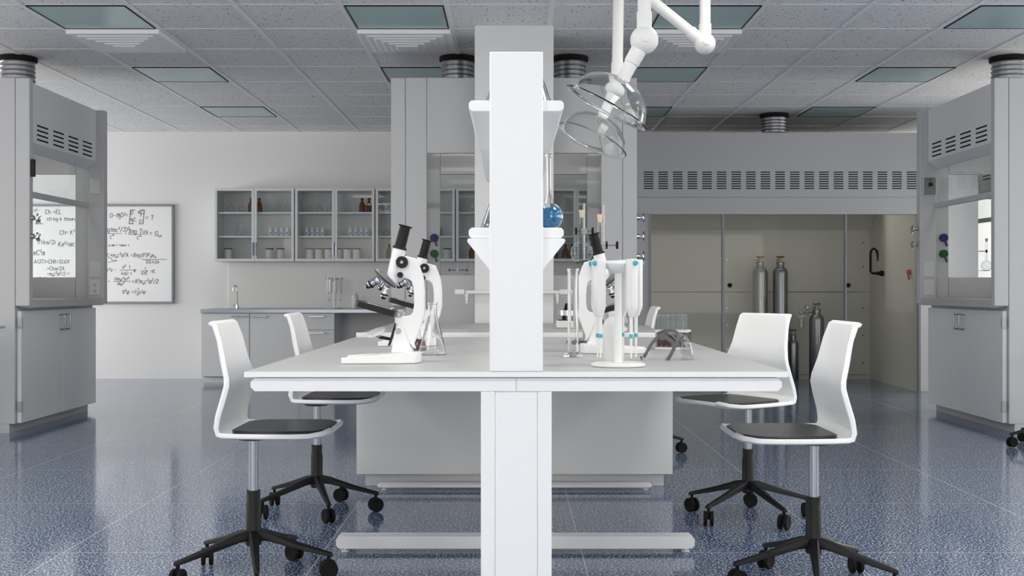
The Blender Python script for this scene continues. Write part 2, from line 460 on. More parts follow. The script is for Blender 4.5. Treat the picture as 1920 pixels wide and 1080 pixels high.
fume_hood('grey fume hood partly seen through the right-hand hood', 4.56, 10.42, -1, ctrl=True)

# exhaust ducts from hood tops to the ceiling
def duct(label, X, Y, z0, r):
    t = thing('exhaust_duct', label, 'duct', (X, Y, z0), group='ribbed exhaust ducts')
    hgt = HC-z0; prof = []
    n = max(3, int(hgt/.035)); st = (hgt-.035)/n
    for i in range(n):
        z = i*st
        prof += [(r, z), (r, z+st*.55), (r*1.04, z+st*.66), (r*1.07, z+st*.77), (r*1.04, z+st*.9)]
    prof += [(r, hgt-.03)]
    MB().lathe(prof, n=40).build('duct_body', M['duct'], t)
    MB().lathe([(r*1.1, hgt-.034), (r*1.17, hgt-.030), (r*1.17, hgt-.002), (r*1.1, hgt-.001)], n=40).build('duct_flange', M['black_soft'], t)
duct('ribbed exhaust duct with black flange on the left fume hood', -3.69, 8.50, 2.451, .118)
duct('ribbed exhaust duct left of the central column', -.405, 8.50, 2.451, .118)
duct('ribbed exhaust duct right of the central column', .432, 8.50, 2.451, .118)
duct('ribbed exhaust duct with black flange on the right fume hood', 3.71, 8.50, 2.451, .118)
duct('slimmer ribbed exhaust duct above the beige walk-in hood', 2.60, 11.28, 2.505, .122)

# ------------------------------------------------------------------ walk-in hood against the back wall
t = thing('walk_in_fume_hood', 'tall beige-lined walk-in fume hood against the back wall', 'walk-in fume hood', (0, 11.0, 0))
x0, x1, xr = 1.33, 3.93, 4.5
MB().box(1.05, x1+.02, 0, .05, 1.876, 2.503).build('fascia', M['hood'], t, bevel=.003)
MB().box(1.05, x1+.02, -.02, .05, 1.711, 1.874).build('header', M['hood'], t, bevel=.003)
for i in range(19):
    b = MB(); gx0 = (1207+27.4*i-960)*11/F; w = 18*11/F
    for k in range(8):
        z = 1+(540-322.7-4.37*k)*11/F
        b.box(gx0, gx0+w, -.0008, .01, z-.005, z+.005)
    b.build('vent_grille', M['slot'], t, smooth=False)
MB().box(1.05, x0, -.02, .05, 0, 1.709).build('side_jamb', M['hood'], t, bevel=.003)
MB().box(x1+.012, xr, -.02, .05, 0, 2.503).build('side_jamb', M['wall'], t, bevel=.003)
MB().box(x1-.012, x1+.01, -.03, .0, 0, 1.711).build('edge_trim', M['stile'], t)
MB().box(x0-.005, x0+.012, -.03, .0, 0, 1.711).build('edge_trim', M['stile'], t)
MB().box(1.05, xr, .05, 1.53, 2.47, 2.50).build('roof_panel', M['hood'], t)
for z0, z1 in ((.05, .952), (.958, 1.645)):
    MB().box(x0, x1, 1.48, 1.52, z0, z1).build('back_liner', M['beige'], t, bevel=.003)
MB().box(x0, x1, 1.485, 1.515, .0, .045).build('back_liner', M['beige'], t)
b = MB(); b.prism([(1.5, 1.648), (1.02, 2.0), (1.0, 1.98), (1.48, 1.63)], x0, x1, 'yz').build('baffle', M['beige'], t)
MB().box(x1, x1+.012, .06, 1.52, 0, 2.3).build('side_liner', M['beige'], t)
MB().box(x0-.012, x0, .06, 1.52, 0, 2.3).build('side_liner', M['beige'], t)
b = MB()
for (px, py) in ((1363, 455), (1363, 487), (1363, 578), (1363, 610), (1363, 655), (1618, 455), (1618, 500), (1618, 578), (1618, 629), (1618, 680), (1475, 424)):
    p = at(px, py, 12.48); b.cyl((p.x, 1.47, p.z), (p.x, 1.482, p.z), .010, n=10)
b.build('liner_screws', M['steel'], t)
for xa, nm in ((2.04, 0), (3.227, 1)):
    MB().box(xa-.011, xa+.011, -.01, .03, 0, 1.711).build('door_stile', M['stile'], t)
for xa, xb, y in ((x0+.012, 2.04, .012), (2.04, 3.227, .004), (3.227, x1-.012, .02)):
    o = MB().box(xa, xb, y, y+.006, .02, 1.71).build('sliding_glass', M['cabpane'], t, smooth=False)
for xa in (2.105, 3.25):
    MB().cyl((xa, .006, 1.026), (xa, -.012, 1.026), .022, n=18).build('finger_pull', M['black_soft'], t)
# black swan-neck spout and red lever on its right liner
b = MB()
sx_ = x1
p = [(0, 0, 0), (-.075, 0, 0), (-.115, 0, .0), (-.135, 0, .02), (-.135, 0, .2), (-.13, 0, .24), (-.10, 0, .265), (-.07, 0, .24), (-.06, 0, .2), (-.058, 0, .13)]
b.tube(p, [.014]*2+[.013]*6+[.012, .008], 10).cyl((0, 0, 0), (-.03, 0, 0), .03, n=14).cyl((-.03, 0, 0), (-.07, 0, 0), .02, n=12)
b.build('water_spout', M['black'], t, loc=(x1-.001, 1.04, 1.155))
MB().cyl((0, 0, 0), (-.03, 0, 0), .028, n=14).bar((-.026, 0, .01), (-.03, -.045, -.07), .018, .014).build('valve_lever', M['red'], t, loc=(x1-.001, .22, 1.155), bevel=.002, label='red plastic lever')

# gas cylinders standing inside it
def cylinder(label, px, d, zs, r):
    X = (px-960)*d/F
    t = thing('gas_cylinder', label, 'gas cylinder', (X, d, 0), group='steel gas cylinders')
    pr = [(r*.9, 0), (r, .01), (r, zs-.03)]+[(r*math.cos(a), zs-.03+r*.95*math.sin(a)) for a in (R(15), R(30), R(45), R(58))]
    pr += [(r*.48, zs+r*.78), (r*.45, zs+r*.8)]
    MB().lathe(pr, n=32).build('cylinder_body', M['steel'], t)
    z = zs+r*.78
    MB().lathe([(r*.56, 0), (r*.56, .02), (r*.48, .026), (r*.3, .028)], (0, 0, z), n=20).build('neck_ring', M['steel'], t)
    MB().cyl((0, 0, z+.02), (0, 0, z+.075), .014, n=12).cyl((0, 0, z+.045), (-.045, 0, z+.045), .009, n=10).build('valve_stem', M['steel'], t)
    MB().lathe([(.012, 0), (.04, .004), (.046, .012), (.04, .02), (.012, .022)], (0, 0, z+.07), n=12).build('valve_wheel', M['brass'], t)
    return t
cylinder('tall steel gas cylinder with brass valve wheel, left one of the tall pair', 1425, 12.2, 1.19, .079)
cylinder('tall steel gas cylinder with brass valve wheel, right one of the tall pair', 1463, 12.2, 1.19, .079)
cylinder('short steel gas cylinder with a pressure gauge on its side', 1531, 12.08, .69, .077)
cylinder('steel gas cylinder mostly hidden behind the tilted white chair back', 1487, 12.3, .42, .06)
d = 12.02; b = MB()
t = thing('gas_regulator', 'glass flow meter and round pressure gauge beside the short cylinder', 'regulator', at(1531, 596, 12.08))
o = at(1531, 596, 12.08)
def rel(px, py, dd=12.05): return at(px, py, dd)-o
MB().tube([rel(1524, 586), rel(1512, 586), rel(1502, 586), rel(1502, 592)], .009, 8).ball(rel(1513, 585), .018).ball(rel(1502, 586), .018).build('regulator_pipe', M['chrome'], t)
b = MB().cyl(rel(1513, 576), rel(1513, 576)-Vector((0, .02, 0)), .022, n=20); g = b.build('gauge_rim', M['dark'], t)
MB().cyl(rel(1513, 576)-Vector((0, .02, 0)), rel(1513, 576)-Vector((0, .022, 0)), .018, n=20).build('gauge_face', M['label'], g)
MB().cyl(rel(1502, 594), rel(1502, 617), .034, n=16).build('flow_glass', M['ware'], t)
MB().cyl(rel(1502, 598), rel(1502, 614), .012, n=12).cyl(rel(1502, 592), rel(1502, 595), .036, n=16).build('flow_tube', M['plastic'], t)

# ------------------------------------------------------------------ whiteboard with handwriting
WY = YB-.03
t = thing('whiteboard', 'aluminium-framed whiteboard covered in handwritten physics equations', 'whiteboard', (0, WY, 0))
bl, br = (-30-960)*WY/F, (322-960)*WY/F; zt, zb = 1+(540-387)*WY/F, 1+(540-565.5)*WY/F
MB().box(bl, br, 0, .025, zb, zt).build('board_panel', M['board'], t, smooth=False)
b = MB(); f = .022
b.box(bl-f, br+f, -.012, .028, zt, zt+f).box(bl-f, br+f, -.012, .028, zb-f, zb).box(bl-f, bl, -.012, .028, zb, zt).box(br, br+f, -.012, .028, zb, zt)
b.build('board_frame', M['board_frame'], t, bevel=.002)
G = {  # stroke glyphs on a 4 x 6 grid, baseline 0
'C': ['45 36 16 05 01 10 30 41'], 'h': ['06 00', '03 14 24 33 30'], '=': ['02 32', '04 34'], 'E': ['46 06 00 40', '03 33'], 'L': ['06 00 40'],
's': ['34 14 03 12 22 31 20 00'], 't': ['16 11 20 30', '04 34'], 'r': ['04 00', '03 14 24'], 'i': ['14 10', '15 16'], 'n': ['04 00', '03 14 24 33 30'],
'g': ['34 14 03 01 10 30', '34 3/ 2. 0.'], 'K': ['06 00', '36 03 40'], 'k': ['06 00', '34 02 30'], 'e': ['02 32 33 24 14 03 01 10 30'], 'o': ['14 03 01 10 20 31 33 24 14'],
'y': ['04 01 10 31', '34 3/ 1.'], 'D': ['06 00 20 41 45 26 06'], '-': ['03 33'], '(': ['26 14 12 20'], ')': ['06 24 22 00'], 'm': ['04 00', '03 14 23 20', '23 34 43 40'],
'c': ['34 14 03 01 10 30'], '2': ['05 16 26 35 34 00 30'], '/': ['00 36'], '[': ['26 06 00 20'], ']': ['06 26 20 00'], 'T': ['06 46', '26 20'],
'8': ['23 05 16 26 35 01 10 20 31 23'], 'p': ['04 34', '14 10', '34 30'], 'G': ['45 26 05 01 20 40 43 23'], 'u': ['04 01 10 30', '34 30'], 'v': ['04 20 34'],
'a': ['44 20 10 01 03 14 24 40'], 'A': ['00 26 40', '12 32'], '+': ['03 43', '25 21'], 'P': ['00 06 26 35 34 23 03'], '1': ['05 16 10'], '3': ['06 36 23 32 31 10 01'],
'7': ['06 36 10'], '.': ['00 11'], '6': ['36 04 01 10 30 32 03'], 'R': ['00 06 26 35 23 03', '23 40'], '9': ['33 04 06 36 30'], '4': ['26 02 42', '34 30'], '5': ['36 06 03 23 32 30 00'],
'w': ['04 01 10 21 31 42 44', '25 2/'], 'V': ['05 45 20 05'], 'S': ['45 26 05 04 42 41 20 01'], '0': ['16 04 02 10 30 42 44 36 16'], 'B': ['00 06 36 34 03', '33 42 30 00'], 'l': ['16 10'],
'z': ['36 06 03 13', '03 00 30']}
def num(ch): return {'/': -1, '.': -2}.get(ch, None) if ch in '/.' else int(ch)
ink = MB(); faint = MB()
def stroke(mb, pts, w=1.05):
    for (xa, ya), (xb, yb) in zip(pts, pts[1:]):
        L_ = math.hypot(xb-xa, yb-ya) or 1e-6
        nx, ny = -(yb-ya)/L_*w/2, (xb-xa)/L_*w/2
        ex, ey = (xb-xa)/L_*w*.4, (yb-ya)/L_*w*.4
        q = [(xa-ex+nx, ya-ey+ny), (xb+ex+nx, yb+ey+ny), (xb+ex-nx, yb+ey-ny), (xa-ex-nx, ya-ey-ny)]
        q = [((px-960)*WY/F, 1+(540-py)*WY/F) for px, py in q]
        if mb is ink or mb is faint: mb.prism(q, -.0012, .0005, 'xz')
def write(x, y, s, h, mb=None):
    """x,y: where the first letter's baseline stands; h: letter height (all in picture pixels at the board)"""
    mb = mb or ink; k = 0
    while k < len(s):
        c = s[k]; hh = h; dy = 0
        if c in '^_':
            k += 1; hh = h*.55; dy = -h*.6 if c == '^' else h*.25; c = s[k]
        if c == ' ': x += h*.5; k += 1; continue
        jx, jy, sl = random.uniform(-.2, .2), random.uniform(-.3, .3), .12
        wmax = 0
        for st in G[c]:
            pts = []
            for pr in st.split():
                gx_, gy_ = num(pr[0]), num(pr[1]); wmax = max(wmax, gx_)
                pts.append((x+(gx_+sl*gy_)*hh/6*.9+jx, y+dy-gy_*hh/6+jy))
            stroke(mb, pts, min(1.15, max(.7, hh*.11)))
        x += (wmax+1.5)*hh/6*.88; k += 1
    return x
def ln(x0, y0, x1, y1, mb=None): stroke(mb or ink, [(x0, y0), (x1, y1)], .8)
Z = lambda x, y: (x/4, 330+y/4)     # zoomed crop -> picture pixels
def wr(x, y, s, h, mb=None): a = Z(x, y); write(a[0], a[1], s, h/4, mb)
def l2(x0, y0, x1, y1, mb=None): ln(*Z(x0, y0), *Z(x1, y1), mb)
wr(825, 312, 'D-(', 30); wr(884, 296, 'mc^2', 19); l2(882, 301, 925, 301); wr(895, 322, '2', 18); wr(918, 308, ')^2=', 28)
wr(968, 360, '[', 104); wr(1040, 360, ']', 104)
wr(982, 290, 'D', 26); wr(1038, 276, 'mc^2', 19); l2(1038, 282, 1080, 282); wr(1052, 302, '2', 18)
wr(980, 332, 'mc^2', 19); l2(980, 337, 1022, 337); wr(990, 360, '2', 18); wr(1045, 350, 'D', 24); wr(1094, 328, '= T', 32)
wr(806, 418, 'g(mc^2/3)^2', 32); l2(812, 434, 915, 430); wr(824, 468, 'c^4', 30); wr(938, 440, '=', 20)
wr(966, 430, '8pg Tuv', 32); l2(962, 438, 1110, 436); wr(1028, 474, 'c^4', 30); wr(1122, 448, '= G_u_v', 34)
wr(815, 526, 'a mw ) = mmcc v', 16, faint)
wr(800, 608, 'K+m_ec^2a^2A =8pg(P)P_nm_e', 29); l2(1062, 626, 1250, 624); wr(1092, 655, '128.42a', 24)
l2(812, 612, 838, 618); l2(838, 618, 838, 632); l2(838, 632, 880, 634); l2(880, 634, 812, 648)
wr(800, 714, 'V^2w -', 24, faint); l2(900, 706, 1010, 706); wr(920, 694, 'e^2  1', 24); wr(906, 742, '4pzr r', 24); wr(1003, 716, 'w', 24)
l2(1060, 712, 1110, 710); wr(1086, 702, '1', 18); wr(1060, 738, '6pE', 24); wr(1128, 728, '=K', 28)
wr(812, 800, '=', 20); wr(855, 782, '(Am_ec^2a)^2', 22); l2(850, 792, 980, 790); wr(878, 816, '2m_ec^2', 20); wr(990, 806, '=A^2m_ec^2a^2/2', 31)
wr(915, 884, 'V^2w =(', 30); l2(1022, 868, 1054, 868); wr(1034, 858, '1', 18); wr(1026, 896, 'A^2', 22); wr(1058, 882, ')w', 28)
wr(340, 284, 'Ch =EL', 30); wr(350, 334, 'string k theory', 25); wr(270, 360, 'EL', 36); wr(255, 270, 'n^2-', 24)
wr(450, 438, 'Ch= K^2', 30); wr(286, 512, '/(4p/3)', 30); wr(438, 526, 'Ke^2=ac', 32); wr(252, 592, 'eC^2a', 34); wr(255, 656, 'A(37)=ChR=13.6V', 28)
wr(355, 706, '=Cha/2A', 26); wr(355, 746, '=m_ec^2a^2/2 =', 26); wr(280, 785, 'E^2 n^2', 24, faint)
wr(60, 300, 'ma^2=E', 30); wr(40, 420, 'DK=a', 30); wr(20, 560, 'c^2=A', 30)
ink.build('handwriting', M['ink'], t, smooth=False); faint.build('handwriting', M['ink2'], t, smooth=False, label='faint half-erased handwriting')
# ------------------------------------------------------------------ wall cabinets, counter and their contents
CD = 12.2; S = F/CD
def cx(px): return (px-960)/S
def cz(py): return 1+(540-py)/S
cab = []
cp = thing('wall_cabinet', 'x', 'wall cabinet')
w = 149/S; zt, zb = cz(353), cz(490); dd = YB-CD
MB().box(0, w, .02, dd, zt-.018, zt).box(0, w, .02, dd, zb, zb+.03).box(0, .018, .02, dd, zb, zt).box(w-.018, w, .02, dd, zb, zt).build('carcass', M['cab'], cp)
MB().box(.018, w-.018, dd-.012, dd-.002, zb+.03, zt-.018).build('back_panel', M['cab_in'], cp)
for z in (cz(400), cz(445)): MB().box(.018, w-.018, .035, dd-.012, z, z+.016).build('shelf', M['white'], cp)
for k in (0, 1):
    a0, a1 = (0, w/2-.001) if k == 0 else (w/2+.001, w)
    b = MB(); fw = .028
    b.box(a0, a1, 0, .018, zt-fw, zt).box(a0, a1, 0, .018, zb, zb+fw).box(a0, a0+fw, 0, .018, zb+fw, zt-fw).box(a1-fw, a1, 0, .018, zb+fw, zt-fw)
    dr = b.build('door', M['cab'], cp, bevel=.0015)
    MB().box(a0+fw, a1-fw, .007, .011, zb+fw, zt-fw).build('glass_pane', M['cabpane'], dr, smooth=False)
    xx = w/2-.026 if k == 0 else w/2+.008
    MB().box(xx, xx+.018, -.02, -.002, cz(479), cz(455)).build('handle', M['alu'], dr)
pos = ['leftmost', 'second', 'third', 'fourth', 'fifth']
cabname = ['leftmost wall cabinet', 'second wall cabinet', 'third wall cabinet', 'fourth wall cabinet', 'fifth wall cabinet']
u_ = []
for i in range(5):
    first(u_, cp, loc=(cx(402+151*i), CD, 0), group='glass-door wall cabinets',
          label=['leftmost grey wall cabinet with two glass doors, nearest the whiteboard', 'second grey glass-door wall cabinet counted from the whiteboard',
                 'third grey glass-door wall cabinet, beside the upper part of the left microscope', 'grey glass-door wall cabinet seen through the left end of the central hoods',
                 'grey glass-door wall cabinet seen through the right end of the central hoods'][i])
# contents: prototypes (origin at the base)
def lathe_obj(name, parts, label='x', cat='x', n=20):
    """parts: first is the thing's own mesh, the others its children"""
    (prof, m_), rest = parts[0], parts[1:]
    t = thing(name, label, cat)
    names = ['body']+[r[0] for r in rest]
    MB().lathe(prof, n=n).build('body', m_, t)
    for nm, pr, mm in rest: MB().lathe(pr, n=n).build(nm, mm, t)
    return t
jar = lathe_obj('labelled_jar', [([(.020, 0), (.023, .004), (.023, .066), (.017, .078), (.017, .08)], M['plastic']),
     ('jar_lid', [(.0185, .079), (.0185, .094), (.016, .097)], M['plastic']), ('paper_label', [(.0233, .014), (.0235, .015), (.0235, .055), (.0233, .056)], M['label'])], cat='jar')
MB().box(-.009, .009, -.0245, -.02, .026, .046).build('blue_print', M['labelblue'], [o for o in ALL() if o.parent == jar and o.name.startswith('paper_label')][0])
tub = lathe_obj('storage_jar', [([(.036, 0), (.040, .004), (.040, .1), (.037, .104)], M['plastic']), ('jar_lid', [(.043, .1035), (.043, .112), (.04, .115)], M['dark'])], cat='jar')
amber = lathe_obj('amber_bottle', [([(.03, 0), (.034, .004), (.034, .078), (.026, .1), (.0145, .118), (.0125, .122), (.0125, .135)], M['brown']),
     ('bottle_cap', [(.0165, .134), (.0165, .156), (.014, .158)], M['dark'])], cat='bottle')
def flask_round(r, H, m_): 
    pr = [(r*.45, 0)]+[(r*math.cos(a), r*.9+r*math.sin(a)) for a in [R(x) for x in range(-60, 76, 12)]]
    pr += [(r*.24, r*2.0), (r*.21, r*2.2), (r*.21, H-.006), (r*.3, H-.004), (r*.3, H)]
    return pr
def shell_glass(prof, th):
    """closed wall: outer profile up, inner profile back down"""
    inner = [(max(r-th, .0005), h+(th if k == 0 else 0)) for k, (r, h) in enumerate(prof)]
    return [(0.0, prof[0][1])]+prof+inner[::-1]+[(0.0, prof[0][1]+th)]
rf = lathe_obj('round_flask', [(flask_round(.043, .185, None), M['ware'])], cat='flask')
cf = lathe_obj('conical_flask', [([(.038, 0), (.042, .006), (.042, .012), (.016, .10), (.013, .11), (.013, .135), (.016, .14)], M['ware'])], cat='flask')
used = {id(p): [] for p in (jar, tub, amber, rf, cf)}
cn = ['leftmost cabinet', 'second cabinet', 'third cabinet', 'cabinet behind left hood glass', 'cabinet behind right hood glass']
sh = {0: (cz(400)+.0165, 'top shelf'), 1: (cz(445)+.0165, 'middle shelf'), 2: (zb+.0305, 'bottom shelf')}
ordn = ['first', 'second', 'third', 'fourth', 'fifth', 'sixth']
def fill(ci, row, proto, pxs, kind, y=.16):
    z, sn = sh[row]
    for k, px in enumerate(pxs):
        side = 'only' if len(pxs) == 1 else ordn[k]
        lab = (f'{kind}, {cn[ci]}, {sn}' if len(pxs) == 1 else f'{kind}, {ordn[k]} of {len(pxs)} from the left, {cn[ci]}, {sn}')
        first(used[id(proto)], proto, loc=((px-960)*(CD+y)/F, CD+y, z), label=lab, group=kind.split(' with')[0]+'s in the wall cabinets')
fill(0, 0, rf, [433, 454], 'clear round flask'); fill(0, 0, amber, [471, 486], 'amber bottle', .14)
fill(0, 0, cf, [506, 522, 538], 'clear conical flask'); fill(0, 1, cf, [446, 460], 'clear conical flask')
fill(0, 1, jar, [508, 518, 528.5, 538.5], 'white labelled jar'); fill(0, 2, tub, [428, 505.5, 526.5], 'white tub with dark lid')
fill(1, 0, rf, [579, 599.5], 'clear round flask'); fill(1, 0, cf, [563, 618, 653], 'clear conical flask'); fill(1, 0, amber, [679, 692], 'amber bottle', .14)
fill(1, 1, jar, [575, 585, 595.5, 605], 'white labelled jar behind left door'); fill(1, 1, jar, [657.5, 667.5, 677.5, 687.5], 'white labelled jar behind right door')
fill(1, 2, tub, [580, 597.5, 615.5, 633, 651, 668.5], 'white tub with dark lid')
fill(2, 0, jar, [724.5, 734.5], 'white labelled jar'); fill(2, 1, rf, [724.5], 'clear round flask'); fill(2, 2, amber, [730], 'amber bottle', .14)
fill(3, 1, amber, [822], 'amber bottle', .14); fill(3, 2, tub, [838.5], 'white tub with dark lid'); fill(3, 0, jar, [886], 'white labelled jar')
fill(3, 2, amber, [885], 'dark amber bottle', .14)
fill(4, 2, amber, [1040, 1060, 1073], 'amber bottle', .14)

# counter along the back wall
d = 11.98
t = thing('base_cabinet', 'white base cabinet with doors and drawers under the steel counter', 'base cabinet', (0, d, 0))
def bx_(px): return (px-960)*d/F
zc = .735
MB().box(bx_(377), bx_(627), .02, YB-d-.001, .065, zc).build('carcass', M['cab'], t)
MB().box(bx_(379), bx_(625), .06, YB-d-.001, 0, .065).build('plinth', M['cab'], t)
for k, (a, c, z0, z1, h0, h1, nm) in enumerate(((377, 467.5, .07, zc-.004, 435, 464, 'door'), (468.5, 561.5, .07, zc-.004, 473, 501, 'door'),
        (562.5, 627, .56, zc-.004, 580, 608, 'drawer'), (562.5, 627, .32, .556, 580, 608, 'drawer'), (562.5, 627, .07, .316, 580, 608, 'drawer'))):
    o = MB().box(bx_(a)+.002, bx_(c)-.002, 0, .019, z0, z1).build(nm, M['cab'], t, bevel=.0015)
    hz = z1-.03
    MB().box(bx_(h0), bx_(h1), -.028, -.018, hz-.007, hz+.007).box(bx_(h0)+.01, bx_(h0)+.02, -.02, .0, hz-.005, hz+.005).box(bx_(h1)-.02, bx_(h1)-.01, -.02, 0, hz-.005, hz+.005).build('handle', M['steel'], o)
t = thing('steel_counter', 'long grey steel counter under the wall cabinets', 'counter', (0, d-.02, 0))
MB().box(bx_(376), bx_(1180), 0, YB-d+.019, .737, .777).build('counter_top', M['counter'], t, bevel=.003)
MB().box(bx_(430), bx_(500), .1, .42, .7765, .779).build('sink_rim', M['steel'], t)
MB().box(bx_(1160), bx_(1178), .03, YB-d+.019, 0, .736).build('support_panel', M['cab'], t)
MB().box(cx(414), cx(1180), YB-CD-.012, YB-CD-.0015, .779, zb-.002).build('splashback', M['wall'], t, loc=(0, CD-d+.02, 0))
d2 = 12.25
fx = (445-960)*d2/F
t = thing('tap', 'slim chrome swan-neck tap on the steel counter', 'tap', (fx, d2, .7795))
MB().tube([(.0, 0, 0), (.0, 0, .19), (-.004, 0, .225), (-.02, 0, .25), (-.035, 0, .243), (-.042, 0, .22), (-.044, 0, .19)], .008, 10).build('spout', M['chrome'], t)
MB().cyl((0, 0, 0), (0, 0, .04), .017, n=14).cyl((0, 0, .03), (-.045, 0, .035), .005, n=8).build('tap_base', M['chrome'], t)

def wash_bottle(label, loc, sc=1.0, group='white plastic bottles'):
    t = thing('white_bottle', label, 'bottle', loc, group=group); r = .034*sc; H = .155*sc
    MB().lathe([(r*.9, 0), (r, .005), (r, H*.70), (r*.93, H*.78), (r*.72, H*.86), (r*.42, H*.91), (r*.40, H*.96)], n=24).build('body', M['plastic'], t)
    MB().lathe([(r*.45, H*.94), (r*.45, H), (r*.35, H*1.02)], n=18).build('bottle_cap', M['plastic'], t)
    return t
wash_bottle('white plastic bottle alone on the steel counter, left of the left microscope', ((666-960)*12.2/F, 12.2, .778), 1.12)

# ------------------------------------------------------------------ pipettes and their stand
def stand(label, loc, scale=1.0):
    t = thing('pipette_stand', label, 'pipette stand', loc, group='white pipette stands')
    MB().lathe([(.080, 0), (.085, .003), (.085, .008), (.075, .013), (.016, .014)], n=40).build('stand_base', M['plastic'], t)
    MB().cyl((0, 0, .013), (0, 0, .30), .0115, n=20).cyl((0, 0, .013), (0, 0, .10), .0125, n=20).build('column', M['plastic'], t)
    b = MB().lathe([(.013, .292), (.026, .296), (.044, .312), (.046, .322), (.04, .33), (.01, .331)], n=32)
    b.build('carousel', M['plastic'], t, bevel=.002)
    return t
SC = 1.0
def pipette(label, loc, ang, group):
    t = thing('pipette', label, 'pipette', loc, ang, group)
    # hangs with its back towards the column; local +x outwards
    b = MB()
    pl = [(-.012, -.012), (.004, -.018), (.018, -.012), (.02, 0), (.018, .012), (.004, .018), (-.012, .012), (-.014, 0)]
    vs = []; fs = []; prof = [(.6, .334), (.96, .333), (1.0, .328), (1.0, .188), (.92, .180), (.55, .160), (.42, .155)]
    n = len(pl)
    for k, z in prof:
        for x, y in pl: vs.append((x*k, y*k, z))
    for i in range(len(prof)-1):
        for j in range(n): fs.append((i*n+j, i*n+(j+1) % n, (i+1)*n+(j+1) % n, (i+1)*n+j))
    fs.append(tuple(range(n))); fs.append(tuple(range((len(prof)-1)*n, len(prof)*n))[::-1])
    b._add(vs, fs).build('grip', M['plastic'], t, bevel=.0015)
    MB().cyl((0, 0, .158), (0, 0, .102), .0058, .0052, n=12).cyl((0, 0, .090), (0, 0, .028), .0045, .0022, n=12).build('shaft', M['plastic'], t)
    MB().cyl((0, 0, .102), (0, 0, .090), .0062, n=12).build('teal_ring', M['teal'], t, label='teal ring')
    MB().lathe([(.008, 0), (.0085, .005), (.006, .012)], (.016, 0, .322), (1, 0, -.15), n=12).build('teal_button', M['teal'], t, label='teal button')
    return t
ds = 3.56; sx0 = (1159-960)*ds/F
stand('round white pipette stand at the right front of the bench', (sx0, ds, .755))
pp = pipette('x', (0, 0, 0), 0, 'pipettes hanging on the front pipette stand')
names = ['white pipette on the bench stand, nearer of the two right of its column', 'white pipette at the right side of the bench stand', 'white pipette at the back of the bench stand, behind its column',
         'white pipette at the left of the bench stand, rear one', 'white pipette at the left of the bench stand, front one']
u_ = []
for k, a in enumerate((-57, 24, 72, 172, 207)):
    rr = .064
    first(u_, pp, loc=(sx0+rr*math.cos(R(a)), ds+rr*math.sin(R(a)), .7555), rz=R(a), label=names[k], group='pipettes hanging on the front pipette stand')
ds2 = 12.2; sx2 = (627-960)*ds2/F
stand('small distant white pipette stand on the steel counter', (sx2, ds2, .778))
for k, a in enumerate((-70, 0, 180, 240)):
    dup(pp, loc=(sx2+.064*math.cos(R(a)), ds2+.064*math.sin(R(a)), .7785), rz=R(a), group='pipettes hanging on the distant stand',
        label=['middle pipette on the distant counter stand', 'rightmost pipette on the distant counter stand', 'leftmost pipette on the distant counter stand', 'second pipette from the left on the distant counter stand'][k])

# ------------------------------------------------------------------ the double-sided lab bench
BX = .0125; D0 = 3.328; D1 = 5.68
t = thing('lab_bench', 'long white double-sided lab bench with a central shelf tower', 'lab bench', (BX, D0, 0))
ln_ = D1-D0; hw = .796
MB().box(-hw, hw, .003, ln_, .739, .755).build('bench_top', M['top'], t, bevel=.0015)
MB().box(-hw, hw, 0, .0028, .739, .7549).build('edge_band', M['white'], t)
ch = .012; a = .78
def cross(y0, y1): 
    return MB().prism([(-a+ch, .697), (a-ch, .697), (a, .697+ch), (a, .736-ch), (a-ch, .736), (-a+ch, .736), (-a, .736-ch), (-a, .697+ch)], y0, y1)
cross(.012, .06).build('front_rail', M['white'], t, smooth=False)
cross(ln_-.06, ln_-.012).build('rear_rail', M['white'], t)
for sx_ in (-1, 1): MB().box(sx_*.60, sx_*.64, .062, ln_-.062, .70, .737).build('side_rail', M['white'], t)
MB().box(-.001, .001, .011, .013, .698, .735).build('rail_joint', M['sill'], t)
ys = [(0, .066), (4.285-D0, 4.345-D0), (5.60-D0, 5.66-D0)]
for k, (y0, y1) in enumerate(ys):
    MB().box(-.078, .078, y0-(.001 if k == 0 else 0), y1, .7555, 1.691).build('upper_post', M['white'], t, bevel=.0025)
    b = MB().box(-.104, -.063, y0+.012, y1+.03, .07, .696).box(.063, .104, y0+.012, y1+.03, .07, .696).box(-.0625, .0625, y0+.016, y1+.02, .07, .696)
    b.build('lower_post', M['white'], t, bevel=.002)
    yc = (y0+y1)/2 if k == 0 else y0+.035
    zs_ = 1 if k < 2 else .30
    f = MB().prism([(x, .018+(z-.018)*zs_) for x, z in [(-.664, .018), (.664, .018), (.676, .03), (.676, .052), (.664, .064), (-.664, .064), (-.676, .052), (-.676, .03)]], yc-.035, yc+.035)
    fo = f.build('foot_bar', M['white_metal'], t, smooth=False)
    for sx_ in (-.645, .645):
        MB().cyl((sx_, yc, .001), (sx_, yc, .006), .016, n=16).cyl((sx_, yc, .006), (sx_, yc, .02), .006, n=10).build('levelling_foot', M['white_metal'], fo)
